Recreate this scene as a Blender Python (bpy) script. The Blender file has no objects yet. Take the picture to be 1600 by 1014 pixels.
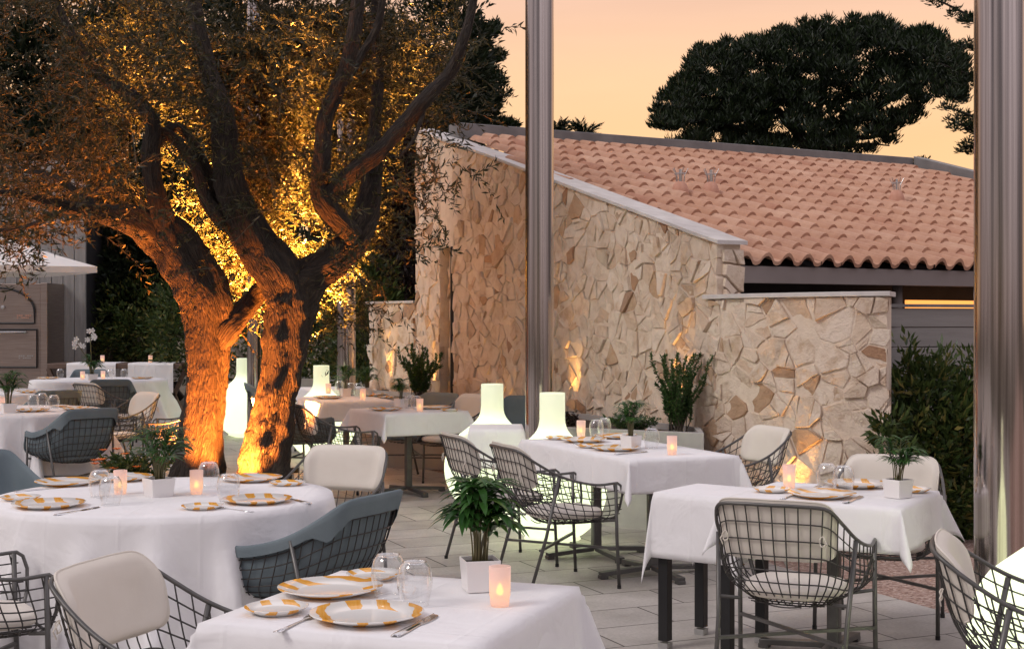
import bpy, math, random
import numpy as np
from mathutils import Vector, noise
R = math.radians
random.seed(7); rng = np.random.default_rng(11)
scn = bpy.context.scene
col = scn.collection
CAMH, FPX, HY = 1.57, 2200.0, 500.0
def at(px, py, z=0.0):
    d = (CAMH-z)*FPX/(py-HY); return Vector(((px-800)*d/FPX, d, z))
def pd(px, py, d):
    return Vector(((px-800)*d/FPX, d, CAMH-(py-HY)*d/FPX))

# ------------------------------------------------------------------ tagging
def tag(o, label=None, cat=None, group=None, kind=None):
    if label: o['label'] = label
    if cat: o['category'] = cat
    if group: o['group'] = group
    if kind: o['kind'] = kind
    return o
def empty(name, loc=(0,0,0), rz=0.0):
    o = bpy.data.objects.new(name, None); col.objects.link(o)
    o.location = loc; o.rotation_euler = (0,0,rz); o.empty_display_size = .1
    return o
def copy_tree(o, parent=None):
    c = o.copy(); col.objects.link(c); c.parent = parent
    for ch in list(o.children): copy_tree(ch, c)
    return c

# ------------------------------------------------------------------ mesh builder
class MB:
    def __init__(s): s.v = []; s.f = []; s.m = []
    def add(s, vs, fs, mi=0):
        b = len(s.v); s.v += [tuple(v) for v in vs]
        s.f += [tuple(i+b for i in f) for f in fs]; s.m += [mi]*len(fs); return s
    def box(s, c, sz, rz=0.0, mi=0):
        cx,cy,cz = c; a,b,h = sz[0]/2, sz[1]/2, sz[2]/2; co, si = math.cos(rz), math.sin(rz)
        vs = []
        for z in (-h,h):
            for x,y in ((-a,-b),(a,-b),(a,b),(-a,b)):
                vs.append((cx+x*co-y*si, cy+x*si+y*co, cz+z))
        return s.add(vs, [(0,3,2,1),(4,5,6,7),(0,1,5,4),(1,2,6,5),(2,3,7,6),(3,0,4,7)], mi)
    def bar(s, p, q, w, h, mi=0):
        p=Vector(p); q=Vector(q); d=(q-p).normalized()
        up=Vector((0,0,1)) if abs(d.z)<.9 else Vector((0,1,0))
        a=d.cross(up).normalized()*w/2; b=a.normalized().cross(d)*h/2
        vs=[p-a-b,p+a-b,p+a+b,p-a+b,q-a-b,q+a-b,q+a+b,q-a+b]
        return s.add(vs,[(0,3,2,1),(4,5,6,7),(0,1,5,4),(1,2,6,5),(2,3,7,6),(3,0,4,7)],mi)
    def tube(s, pts, r, n=6, mi=0, closed=False, cap=True):
        pts=[Vector(p) for p in pts]; m=len(pts)
        rr = r if isinstance(r,(list,tuple)) else [r]*m
        vs=[]; prev=None
        for i,p in enumerate(pts):
            if closed: d=(pts[(i+1)%m]-pts[i-1])
            else: d=(pts[min(i+1,m-1)]-pts[max(i-1,0)])
            if d.length<1e-9: d=Vector((0,0,1))
            d.normalize()
            if prev is None:
                a=d.cross(Vector((0,0,1)) if abs(d.z)<.9 else Vector((0,1,0)))
            else: a=prev-d*prev.dot(d)
            if a.length<1e-6: a=d.orthogonal()
            a.normalize(); prev=a; b=d.cross(a)
            for k in range(n):
                t=2*math.pi*k/n; vs.append(p+a*(rr[i]*math.cos(t))+b*(rr[i]*math.sin(t)))
        fs=[]
        for i in range(m if closed else m-1):
            j=(i+1)%m
            for k in range(n):
                l=(k+1)%n; fs.append((i*n+k,i*n+l,j*n+l,j*n+k))
        if cap and not closed:
            fs.append(tuple(range(n-1,-1,-1))); fs.append(tuple((m-1)*n+k for k in range(n)))
        return s.add(vs,fs,mi)
    def lathe(s, prof, n=24, c=(0,0,0), mi=0, closed=False):
        vs=[]; fs=[]; m=len(prof)
        for r,z in prof:
            for k in range(n):
                t=2*math.pi*k/n; vs.append((c[0]+r*math.cos(t),c[1]+r*math.sin(t),c[2]+z))
        for i in range(m if closed else m-1):
            j=(i+1)%m
            for k in range(n):
                l=(k+1)%n; fs.append((i*n+k,i*n+l,j*n+l,j*n+k))
        return s.add(vs,fs,mi)
    def grid(s, rows, mi=0, wrap=False):
        n=len(rows[0]); vs=[p for r in rows for p in r]; fs=[]
        for i in range(len(rows)-1):
            for k in range(n if wrap else n-1):
                l=(k+1)%n; fs.append((i*n+k,i*n+l,(i+1)*n+l,(i+1)*n+k))
        return s.add(vs,fs,mi)
    def build(s, name, mat, parent=None, smooth=False, bevel=0, mats=None):
        me=bpy.data.meshes.new(name); me.from_pydata(s.v,[],s.f); me.validate(); 
        for m in (mats or [mat]): me.materials.append(m)
        if mats and len(me.polygons)==len(s.m):
            me.polygons.foreach_set('material_index', s.m)
        if smooth: me.polygons.foreach_set('use_smooth',[True]*len(me.polygons))
        me.update()
        o=bpy.data.objects.new(name,me); col.objects.link(o)
        if parent: o.parent=parent
        if bevel:
            b=o.modifiers.new('bevel','BEVEL'); b.width=bevel; b.segments=2; b.limit_method='ANGLE'
        return o

def catmull(pts, n):
    pts=[Vector(p) for p in pts]; out=[]
    P=[pts[0]*2-pts[1]]+pts+[pts[-1]*2-pts[-2]]
    for i in range(1,len(P)-2):
        for k in range(n):
            t=k/n; a,b,c,d=P[i-1],P[i],P[i+1],P[i+2]
            out.append(.5*((2*b)+(c-a)*t+(2*a-5*b+4*c-d)*t*t+(3*b-3*c+d-a)*t**3))
    out.append(pts[-1]); return out

def np_mesh(name, V, Fq, mat, parent=None, mats=None):
    me=bpy.data.meshes.new(name); V=np.asarray(V,dtype=np.float32); Fq=np.asarray(Fq,dtype=np.int32)
    k=Fq.shape[1]; me.vertices.add(len(V)); me.vertices.foreach_set('co',V.ravel())
    me.loops.add(Fq.size); me.loops.foreach_set('vertex_index',Fq.ravel())
    me.polygons.add(len(Fq)); me.polygons.foreach_set('loop_start',np.arange(0,Fq.size,k,dtype=np.int32))
    me.polygons.foreach_set('loop_total',np.full(len(Fq),k,dtype=np.int32))
    me.materials.append(mat); me.update(calc_edges=True)
    o=bpy.data.objects.new(name,me); col.objects.link(o)
    if parent: o.parent=parent
    return o
def unit(a): return a/np.maximum(np.linalg.norm(a,axis=1,keepdims=True),1e-9)
def leaf_quads(P, D, L, W, fold=0.25):
    """diamond leaves: P base, D direction, L length, W width -> verts, quads"""
    n=len(P); D=unit(D); r=rng.normal(size=(n,3)); S=unit(np.cross(D,r)); N=np.cross(S,D)
    L=np.broadcast_to(np.asarray(L,float).reshape(-1,1),(n,1)); W=np.broadcast_to(np.asarray(W,float).reshape(-1,1),(n,1))
    mid=P+D*L*.5
    V=np.stack([P, mid+S*W*.5+N*W*fold, P+D*L-N*L*.12, mid-S*W*.5+N*W*fold],1).reshape(-1,3)
    return V, np.arange(4*n).reshape(n,4)

# ------------------------------------------------------------------ materials
def mat(name, color=(.5,.5,.5), rough=.5, metal=0.0, spec=.5, emit=None, estr=0.0):
    m=bpy.data.materials.new(name); m.use_nodes=True
    b=m.node_tree.nodes['Principled BSDF']
    b.inputs['Base Color'].default_value=(*color,1); b.inputs['Roughness'].default_value=rough
    b.inputs['Metallic'].default_value=metal; b.inputs['Specular IOR Level'].default_value=spec
    if emit: b.inputs['Emission Color'].default_value=(*emit,1); b.inputs['Emission Strength'].default_value=estr
    return m
class NT:
    def __init__(s,m): s.t=m.node_tree; s.n=s.t.nodes; s.l=s.t.links; s.b=s.n.get('Principled BSDF'); s.out=s.n.get('Material Output')
    def node(s,ty,**kw):
        n=s.n.new(ty)
        for k,v in kw.items():
            if hasattr(n,k): setattr(n,k,v)
            else: n.inputs[k.replace('_',' ')].default_value=v
        return n
    def link(s,a,b): s.l.new(a,b)
    def ramp(s,fac,stops,interp='LINEAR'):
        r=s.n.new('ShaderNodeValToRGB'); r.color_ramp.interpolation=interp
        e=r.color_ramp.elements
        while len(e)<len(stops): e.new(.5)
        for i,(p,c) in enumerate(stops): e[i].position=p; e[i].color=(*c,1) if len(c)==3 else c
        s.link(fac,r.inputs[0]); return r.outputs[0]
    def math(s,op,a,b=None):
        n=s.n.new('ShaderNodeMath'); n.operation=op
        for i,x in enumerate((a,b)):
            if x is None: continue
            if isinstance(x,(int,float)): n.inputs[i].default_value=x
            else: s.link(x,n.inputs[i])
        return n.outputs[0]
    def bump(s,h,st,dist=.01):
        b=s.n.new('ShaderNodeBump'); b.inputs['Strength'].default_value=st; b.inputs['Distance'].default_value=dist
        s.link(h,b.inputs['Height']); s.link(b.outputs[0],s.b.inputs['Normal'])
    def coord(s,which='Object',scale=None,rot=None):
        t=s.n.new('ShaderNodeTexCoord').outputs[which]
        if scale or rot:
            m=s.n.new('ShaderNodeMapping')
            if scale: m.inputs['Scale'].default_value=scale
            if rot: m.inputs['Rotation'].default_value=rot
            s.link(t,m.inputs[0]); return m.outputs[0]
        return t
    def noise(s,vec,scale,detail=4,rough=.55,dist=0):
        n=s.n.new('ShaderNodeTexNoise'); n.inputs['Scale'].default_value=scale; n.inputs['Detail'].default_value=detail
        n.inputs['Roughness'].default_value=rough; n.inputs['Distortion'].default_value=dist
        s.link(vec,n.inputs['Vector']); return n.outputs['Fac']
def simple_noise(name,c1,c2,scale=8,rough=.6,metal=0,bump=.2,dist=.005,detail=5,sc=None,spec=.5,bscale=None):
    m=mat(name,c1,rough,metal,spec); t=NT(m); v=t.coord('Object',sc)
    f=t.noise(v,scale,detail); t.link(t.ramp(f,[(.3,c1),(.7,c2)]),t.b.inputs['Base Color'])
    if bump: t.bump(t.noise(v,bscale or scale*4,detail),bump,dist)
    return m
M={}
M['cloth']=simple_noise('white_linen',(.80,.79,.80),(.86,.85,.86),3,.85,0,.35,.0012,3,spec=.2,bscale=700)
# soft wrinkles in linen
def linen():
    m=M['cloth']; t=NT(m); v=t.coord('Object')
    a=t.noise(v,5,3,.5,.6); b=t.noise(v,900,2)
    bm=[n for n in t.n if n.type=='BUMP'][0]
    sx=t.n.new('ShaderNodeSeparateXYZ'); t.link(v,sx.inputs[0]); cr=None
    for k in (0,1):
        m_=t.math('ABSOLUTE',t.math('SUBTRACT',t.math('FRACT',t.math('ADD',t.math('MULTIPLY',sx.outputs[k],3.1),.5)),.5))
        m_=t.math('MAXIMUM',t.math('SUBTRACT',1.0,t.math('MULTIPLY',m_,28.0)),0.0); cr=m_ if cr is None else t.math('ADD',cr,m_)
    s=t.math('ADD',t.math('ADD',t.math('MULTIPLY',a,24.0),b),t.math('MULTIPLY',cr,2.2))
    t.link(s,bm.inputs['Height']); bm.inputs['Strength'].default_value=.5; bm.inputs['Distance'].default_value=.0016
linen()
M['cushion']=simple_noise('cream_canvas',(.66,.61,.54),(.72,.67,.60),4,.8,0,.25,.002,4,spec=.25,bscale=160)
M['blue']=simple_noise('blue_grey_canvas',(.135,.172,.192),(.17,.21,.23),5,.8,0,.3,.003,4,spec=.25,bscale=140)
M['wire']=simple_noise('dark_bronze_wire',(.045,.043,.042),(.07,.065,.062),20,.42,.35,0)
M['frame']=simple_noise('grey_steel_frame',(.09,.088,.085),(.13,.125,.12),14,.4,.5,.05,.001)
M['black']=simple_noise('black_lacquer',(.006,.006,.007),(.012,.012,.013),9,.45,0,.05,.001)
M['alu']=simple_noise('brushed_aluminium',(.45,.45,.45),(.55,.55,.55),30,.35,.9,0)
M['china']=mat('white_china',(.82,.82,.80),.12)
M['pot']=simple_noise('white_ceramic',(.78,.75,.74),(.82,.8,.79),4,.3,0,.03,.001)
M['soil']=simple_noise('potting_soil',(.03,.02,.014),(.07,.05,.035),40,.95,0,.8,.01)
M['cutlery']=mat('polished_cutlery',(.72,.71,.70),.16,1.0)
M['concrete']=simple_noise('planter_concrete',(.33,.32,.31),(.42,.40,.385),5,.75,0,.25,.003)
M['coping']=simple_noise('coping_stone',(.50,.47,.45),(.64,.61,.59),7,.6,0,.25,.004)
M['mortar']=simple_noise('cream_mortar',(.66,.54,.43),(.76,.64,.52),14,.95,0,.8,.01)
M['fascia']=simple_noise('grey_painted_fascia',(.24,.205,.195),(.28,.24,.23),3,.55,0,.05,.002)
M['zinc']=simple_noise('weathered_zinc',(.16,.155,.155),(.24,.235,.235),4,.5,.3,.1,.003)
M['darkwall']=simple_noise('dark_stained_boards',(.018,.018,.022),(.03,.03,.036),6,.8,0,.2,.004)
M['umbrella']=simple_noise('umbrella_canvas',(.72,.70,.68),(.8,.78,.75),3,.85,0,.1,.002)
M['woodtable']=simple_noise('brown_timber',(.10,.065,.05),(.16,.105,.08),9,.5,0,.2,.003,sc=(1,8,8))
def leafmat(name,c1,c2,tr=.35,c3=None,gloss=.45):
    m=mat(name,c1,gloss,0,.3); t=NT(m)
    g=t.n.new('ShaderNodeNewGeometry'); rv=g.outputs['Random Per Island']
    st=[(0,c1),(.8,c2),(1,c3 or c2)]
    c=t.ramp(rv,st); t.link(c,t.b.inputs['Base Color'])
    tl=t.n.new('ShaderNodeBsdfTranslucent'); t.link(c,tl.inputs[0])
    mx=t.n.new('ShaderNodeMixShader'); mx.inputs[0].default_value=tr
    t.link(t.b.outputs[0],mx.inputs[1]); t.link(tl.outputs[0],mx.inputs[2]); t.link(mx.outputs[0],t.out.inputs[0])
    return m
M['olive']=leafmat('olive_leaf',(.020,.022,.011),(.062,.058,.027),.4,(.13,.10,.04))
M['bush']=leafmat('hedge_leaf',(.028,.055,.018),(.085,.12,.032),.3,(.24,.20,.06),.3)
M['darkleaf']=leafmat('dark_tree_leaf',(.008,.014,.007),(.02,.03,.012),.25,(.035,.04,.018))
M['redleaf']=leafmat('russet_thuja_leaf',(.012,.006,.005),(.035,.014,.010),.2,(.02,.02,.01))
M['pine']=leafmat('pine_needle',(.004,.009,.004),(.014,.028,.008),.15,(.03,.05,.014))
M['palm']=leafmat('palm_leaflet',(.025,.08,.02),(.05,.14,.03),.35,(.12,.20,.05),.28)
M['rosemary']=leafmat('rosemary_leaf',(.04,.09,.03),(.08,.16,.045),.3,(.10,.13,.05))
M['stem']=simple_noise('green_brown_stem',(.10,.10,.04),(.16,.13,.06),20,.6,0,0)
M['twig']=simple_noise('grey_twig',(.07,.055,.04),(.12,.095,.07),20,.8,0,0)
M['orchid']=mat('white_petal',(.85,.83,.82),.5)
M['marigold']=mat('orange_petal',(.75,.16,.02),.5)
M['terracotta']=simple_noise('terracotta_vent',(.50,.25,.17),(.60,.33,.24),20,.8,0,.2,.004)

def bark():
    m=mat('olive_bark',(.1,.07,.05),.85); t=NT(m)
    uv=t.coord('UV'); mp=t.n.new('ShaderNodeMapping'); mp.inputs['Scale'].default_value=(17,3.6,1); t.link(uv,mp.inputs[0])
    ob=t.coord('Object'); 
    a=t.noise(mp.outputs[0],1.6,6,.6,1.6); b=t.noise(ob,30,5,.6)
    vo=t.n.new('ShaderNodeTexVoronoi'); vo.feature='DISTANCE_TO_EDGE'; vo.inputs['Scale'].default_value=2.4; t.link(mp.outputs[0],vo.inputs['Vector'])
    e=t.math('MINIMUM',t.math('MULTIPLY',vo.outputs['Distance'],3.0),.6)
    h=t.math('ADD',t.math('ADD',t.math('MULTIPLY',a,1.5),t.math('MULTIPLY',b,.5)),t.math('MULTIPLY',e,.8))
    t.link(t.ramp(a,[(.25,(.006,.004,.003)),(.5,(.026,.017,.012)),(.8,(.085,.06,.042))]),t.b.inputs['Base Color'])
    t.bump(h,1.0,.02); return m
M['bark']=bark()
def stone():
    m=mat('split_limestone',(.6,.5,.4),.9,0,.3); t=NT(m)
    g=t.n.new('ShaderNodeNewGeometry'); rv=g.outputs['Random Per Island']
    c=t.ramp(rv,[(0,(.70,.575,.47)),(.22,(.78,.665,.56)),(.42,(.67,.545,.435)),(.62,(.78,.675,.57)),(.84,(.66,.51,.39)),(.92,(.52,.36,.24)),(.96,(.36,.20,.12)),(1,(.66,.57,.46))])
    v=t.coord('Object'); n1=t.noise(v,7,6,.65,.4); n2=t.noise(v,42,6,.7)
    mx=t.n.new('ShaderNodeMixRGB'); mx.blend_type='MULTIPLY'; mx.inputs[0].default_value=1
    t.link(c,mx.inputs[1]); t.link(t.ramp(n1,[(.3,(.72,.62,.52)),(.5,(.98,.97,.95)),(.75,(1.05,1.05,1.05))]),mx.inputs[2])
    mx2=t.n.new('ShaderNodeMixRGB'); mx2.inputs[0].default_value=.5; 
    n3=t.noise(v,3.1,5,.7,1.2)
    f=t.math('MULTIPLY',t.math('GREATER_THAN',n3,.66),.35); t.link(f,mx2.inputs[0]); t.link(mx.outputs[0],mx2.inputs[1]); mx2.inputs[2].default_value=(.42,.24,.12,1)
    t.link(mx2.outputs[0],t.b.inputs['Base Color'])
    t.bump(t.math('ADD',t.math('MULTIPLY',n1,1.6),n2),.9,.014); return m
M['stone']=stone()
def tilemat():
    m=mat('clay_roof_tile',(.5,.27,.19),.85,0,.25); t=NT(m)
    g=t.n.new('ShaderNodeNewGeometry'); rv=g.outputs['Random Per Island']
    c=t.ramp(rv,[(0,(.49,.275,.18)),(.3,(.55,.325,.225)),(.55,(.50,.285,.19)),(.8,(.60,.38,.27)),(.95,(.47,.25,.165)),(1,(.42,.22,.15))])
    v=t.coord('Object'); n1=t.noise(v,9,5,.6)
    mx=t.n.new('ShaderNodeMixRGB'); mx.blend_type='MULTIPLY'; mx.inputs[0].default_value=1
    t.link(c,mx.inputs[1]); t.link(t.ramp(n1,[(.3,(.85,.8,.8)),(.6,(1,1,1))]),mx.inputs[2]); t.link(mx.outputs[0],t.b.inputs['Base Color'])
    t.bump(t.noise(v,60,4),.3,.004); return m
M['tile']=tilemat()
PAV_ANG=math.atan2(.4,.92)
def paver():
    m=mat('stone_pavers',(.36,.34,.32),.6,0,.4); t=NT(m)
    v=t.coord('Object',None,(0,0,-PAV_ANG))
    br=t.n.new('ShaderNodeTexBrick'); t.link(v,br.inputs['Vector'])
    br.inputs['Scale'].default_value=1; br.inputs['Brick Width'].default_value=.8; br.inputs['Row Height'].default_value=.4
    br.inputs['Mortar Size'].default_value=.005; br.inputs['Mortar Smooth'].default_value=.15; br.inputs['Bias'].default_value=0
    br.offset=.37; br.inputs['Color1'].default_value=(.42,.39,.36,1); br.inputs['Color2'].default_value=(.52,.485,.45,1); br.inputs['Mortar'].default_value=(.06,.052,.045,1)
    n=t.noise(v,2.2,5,.6); n2=t.noise(v,55,4,.6)
    mx=t.n.new('ShaderNodeMixRGB'); mx.blend_type='MULTIPLY'; mx.inputs[0].default_value=1
    t.link(br.outputs[0],mx.inputs[1]); t.link(t.ramp(n,[(.3,(.70,.69,.67)),(.65,(1.05,1.05,1.05))]),mx.inputs[2])
    mx3=t.n.new('ShaderNodeMixRGB'); mx3.blend_type='MULTIPLY'; mx3.inputs[0].default_value=.5
    t.link(mx.outputs[0],mx3.inputs[1]); t.link(t.ramp(n2,[(.35,(.7,.7,.7)),(.6,(1,1,1))]),mx3.inputs[2]); t.link(mx3.outputs[0],t.b.inputs['Base Color'])
    h=t.math('ADD',t.math('MULTIPLY',t.math('SUBTRACT',1.0,br.outputs['Fac']),2.0),t.math('MULTIPLY',n2,.35))
    t.bump(h,.5,.004); return m
M['paver']=paver()
def gravel():
    m=mat('pink_gravel',(.3,.2,.17),.95); t=NT(m); v=t.coord('Object')
    vo=t.n.new('ShaderNodeTexVoronoi'); vo.inputs['Scale'].default_value=60; t.link(v,vo.inputs['Vector'])
    s=t.n.new('ShaderNodeSeparateColor'); t.link(vo.outputs['Color'],s.inputs[0])
    t.link(t.ramp(s.outputs[0],[(0,(.22,.13,.10)),(.5,(.38,.25,.20)),(1,(.55,.42,.36))]),t.b.inputs['Base Color'])
    t.bump(t.math('SUBTRACT',1.0,vo.outputs['Distance']),.9,.015); return m
M['gravel']=gravel()
M['ground']=simple_noise('dry_ground',(.06,.05,.035),(.12,.10,.07),3,.95,0,.4,.02)
def steelcol():
    m=mat('brushed_steel_column',(.30,.26,.245),.24,1.0); t=NT(m); v=t.coord('Object',(26,26,.2))
    n=t.noise(v,1.0,5,.7); t.link(t.ramp(n,[(.35,(.30,.26,.24)),(.65,(.66,.60,.575))]),t.b.inputs['Base Color'])
    t.link(t.ramp(n,[(.3,(.10,.10,.10)),(.7,(.19,.19,.19))]),t.b.inputs['Roughness'])
    t.b.inputs['Anisotropic'].default_value=.6; return m
M['column']=steelcol()
def ovensteel():
    m=mat('brushed_oven_steel',(.34,.28,.25),.35,.85); t=NT(m); v=t.coord('Object',(3,3,120))
    n=t.noise(v,1.0,4,.6); t.link(t.ramp(n,[(.3,(.27,.215,.19)),(.7,(.42,.35,.31))]),t.b.inputs['Base Color']); return m
M['oven']=ovensteel()
def plank(name,c1,c2,vertical=True,w=.17):
    m=mat(name,c1,.75); t=NT(m); v=t.coord('Object',(6,6,.6) if vertical else (.6,.6,9))
    n=t.noise(v,3,6,.65,.3); t.link(t.ramp(n,[(.3,c1),(.7,c2)]),t.b.inputs['Base Color']); t.bump(n,.4,.006); return m
M['greyplank']=plank('weathered_grey_planks',(.19,.185,.18),(.31,.30,.29))
M['fenceplank']=plank('grey_painted_boards',(.24,.225,.215),(.29,.275,.265),False)
def glassmat():
    m=bpy.data.materials.new('clear_glass'); m.use_nodes=True; t=NT(m); t.n.remove(t.b)
    tr=t.n.new('ShaderNodeBsdfTransparent'); tr.inputs[0].default_value=(.95,.955,.955,1)
    gl=t.n.new('ShaderNodeBsdfGlossy'); gl.inputs[0].default_value=(1,1,1,1); gl.inputs['Roughness'].default_value=.03
    lw=t.n.new('ShaderNodeLayerWeight'); lw.inputs[0].default_value=.45
    p=t.math('POWER',lw.outputs['Facing'],1.6); f=t.math('ADD',t.math('MULTIPLY',p,.8),.09)
    mx=t.n.new('ShaderNodeMixShader'); t.link(f,mx.inputs[0]); t.link(tr.outputs[0],mx.inputs[1]); t.link(gl.outputs[0],mx.inputs[2]); t.link(mx.outputs[0],t.out.inputs[0])
    return m
M['glass']=glassmat()
def shellmat(name,color,ecol,es,trans=.85,see=0.0):
    m=bpy.data.materials.new(name); m.use_nodes=True; t=NT(m); t.n.remove(t.b)
    tl=t.n.new('ShaderNodeBsdfTranslucent'); tl.inputs[0].default_value=(*color,1)
    df=t.n.new('ShaderNodeBsdfDiffuse'); df.inputs[0].default_value=(*color,1)
    mx=t.n.new('ShaderNodeMixShader'); mx.inputs[0].default_value=trans; t.link(df.outputs[0],mx.inputs[1]); t.link(tl.outputs[0],mx.inputs[2])
    em=t.n.new('ShaderNodeEmission'); em.inputs[0].default_value=(*ecol,1); em.inputs[1].default_value=es
    ad=t.n.new('ShaderNodeAddShader'); t.link(mx.outputs[0],ad.inputs[0]); t.link(em.outputs[0],ad.inputs[1]); last=ad.outputs[0]
    if see:
        tp=t.n.new('ShaderNodeBsdfTransparent'); m2=t.n.new('ShaderNodeMixShader'); m2.inputs[0].default_value=see
        t.link(last,m2.inputs[1]); t.link(tp.outputs[0],m2.inputs[2]); last=m2.outputs[0]
    t.link(last,t.out.inputs[0]); return m
M['lampshell']=shellmat('glowing_polyethylene',(.82,.79,.73),(.76,.88,.60),.24,.55)
M['frost']=shellmat('frosted_votive_glass',(.80,.66,.64),(1,.60,.50),.16,.55,.12)
M['flame']=mat('led_flame',(1,.6,.1),.5,0,.5,(1,.62,.10),5.0)
M['litwin']=mat('lit_window',(.8,.4,.1),.5,0,.5,(1,.36,.08),1.4)
M['led']=mat('uplight_lens',(.9,.6,.3),.2,0,.5,(1,.5,.12),4.0)

def platemat(name,full):
    m=mat(name,(.83,.82,.79),.1); t=NT(m)
    tc=t.n.new('ShaderNodeTexCoord').outputs['Object']; s=t.n.new('ShaderNodeSeparateXYZ'); t.link(tc,s.inputs[0])
    r=t.math('SQRT',t.math('ADD',t.math('MULTIPLY',s.outputs[0],s.outputs[0]),t.math('MULTIPLY',s.outputs[1],s.outputs[1])))
    n=t.noise(tc,9,2,.5)
    w=t.math('SINE',t.math('ADD',t.math('MULTIPLY',s.outputs[0],72.0 if not full else 92.0),t.math('MULTIPLY',n,7.0)))
    band=t.math('GREATER_THAN',w,.30)
    rim=t.math('GREATER_THAN',r,.098 if not full else .066)
    f=t.math('MULTIPLY',band,rim)
    streak=t.noise(t.coord('Object',(140,6,6)),1.0,3,.6)
    oc=t.ramp(streak,[(.3,(.80,.34,.03)),(.7,(.88,.50,.14))])
    mx=t.n.new('ShaderNodeMixRGB'); t.link(f,mx.inputs[0]); mx.inputs[1].default_value=(.83,.82,.79,1); t.link(oc,mx.inputs[2])
    t.link(mx.outputs[0],t.b.inputs['Base Color']); return m
M['plate_big']=platemat('orange_striped_china',False); M['plate_small']=platemat('orange_banded_china',True)

# ------------------------------------------------------------------ camera, world, sun
cam=bpy.data.cameras.new('camera'); co=bpy.data.objects.new('camera',cam); col.objects.link(co); scn.camera=co
co.location=(0,0,CAMH); co.rotation_euler=(R(90),0,0); cam.sensor_width=36; cam.lens=FPX/1600*36; cam.clip_end=2000
cam.shift_y=-7/1600
w=bpy.data.worlds.new('World'); scn.world=w; w.use_nodes=True
wt=NT(w); wt.n.clear()
wo=wt.n.new('ShaderNodeOutputWorld'); bg=wt.n.new('ShaderNodeBackground'); wt.link(bg.outputs[0],wo.inputs[0])
tc=wt.n.new('ShaderNodeTexCoord').outputs['Generated']; sp=wt.n.new('ShaderNodeSeparateXYZ'); wt.link(tc,sp.inputs[0])
el=sp.outputs[2]; fr=sp.outputs[1]
front=wt.ramp(el,[(0,(1.06,.60,.25)),(.12,(1.07,.63,.285)),(.17,(1.05,.635,.34)),(.235,(.90,.56,.40)),(.34,(.88,.60,.46)),(.6,(.84,.76,.76)),(1,(.78,.76,.85))])
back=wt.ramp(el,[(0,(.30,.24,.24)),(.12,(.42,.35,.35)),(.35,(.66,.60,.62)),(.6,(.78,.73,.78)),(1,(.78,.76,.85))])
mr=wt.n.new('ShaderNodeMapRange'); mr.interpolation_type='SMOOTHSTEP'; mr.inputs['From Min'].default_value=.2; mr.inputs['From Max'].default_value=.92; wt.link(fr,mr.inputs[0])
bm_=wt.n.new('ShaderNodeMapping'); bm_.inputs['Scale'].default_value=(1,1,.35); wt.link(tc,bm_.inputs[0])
bn=wt.noise(bm_.outputs[0],2.3,2,.5); bk=wt.n.new('ShaderNodeMixRGB'); bk.blend_type='MULTIPLY'; bk.inputs[0].default_value=1; wt.link(back,bk.inputs[1]); wt.link(wt.ramp(bn,[(.40,(.28,.25,.26)),(.56,(1.25,1.22,1.22))]),bk.inputs[2])  # dark bands added to the unseen rear sky to shape reflections in the columns
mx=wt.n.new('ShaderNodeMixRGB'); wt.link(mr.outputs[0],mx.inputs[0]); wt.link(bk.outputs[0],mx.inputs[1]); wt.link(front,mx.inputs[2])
nz=wt.n.new('ShaderNodeMapping'); nz.inputs['Scale'].default_value=(2,2,14); wt.link(tc,nz.inputs[0])
cl=wt.noise(nz.outputs[0],1.6,4,.5,.6)
mc=wt.n.new('ShaderNodeMixRGB'); mc.blend_type='MULTIPLY'; mc.inputs[0].default_value=1; wt.link(mx.outputs[0],mc.inputs[1]); wt.link(wt.ramp(cl,[(.35,(.97,.96,.96)),(.7,(1.03,1.03,1.04))]),mc.inputs[2])
sky=wt.n.new('ShaderNodeTexSky'); sky.sky_type='NISHITA'; sky.sun_disc=False; sky.sun_elevation=R(38); sky.sun_rotation=R(200)
ms=wt.n.new('ShaderNodeMixRGB'); ms.blend_type='ADD'; ms.inputs[0].default_value=.008; wt.link(mc.outputs[0],ms.inputs[1]); wt.link(sky.outputs[0],ms.inputs[2])
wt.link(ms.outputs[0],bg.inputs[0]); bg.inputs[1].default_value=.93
sl=bpy.data.lights.new('sun','SUN'); sl.energy=1.15; sl.angle=R(18); sl.color=(1,.93,.88)
so=bpy.data.objects.new('sun',sl); col.objects.link(so)
so.rotation_euler=(R(48),0,R(-62))
scn.view_settings.view_transform='Standard'; scn.view_settings.look='None'; scn.view_settings.gamma=1; scn.view_settings.exposure=.12

def spot(name,loc,target,power,color,ang=60,blend=.6,size=.04,parent=None):
    l=bpy.data.lights.new(name,'SPOT'); l.energy=power; l.color=color; l.spot_size=R(ang); l.spot_blend=blend; l.shadow_soft_size=size
    o=bpy.data.objects.new(name,l); col.objects.link(o); o.location=loc
    d=Vector(target)-Vector(loc); o.rotation_euler=d.to_track_quat('-Z','Y').to_euler(); return o
def point(name,loc,power,color,size=.05,parent=None):
    l=bpy.data.lights.new(name,'POINT'); l.energy=power; l.color=color; l.shadow_soft_size=size
    o=bpy.data.objects.new(name,l); col.objects.link(o); o.location=loc
    if parent: o.parent=parent
    return o

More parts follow.
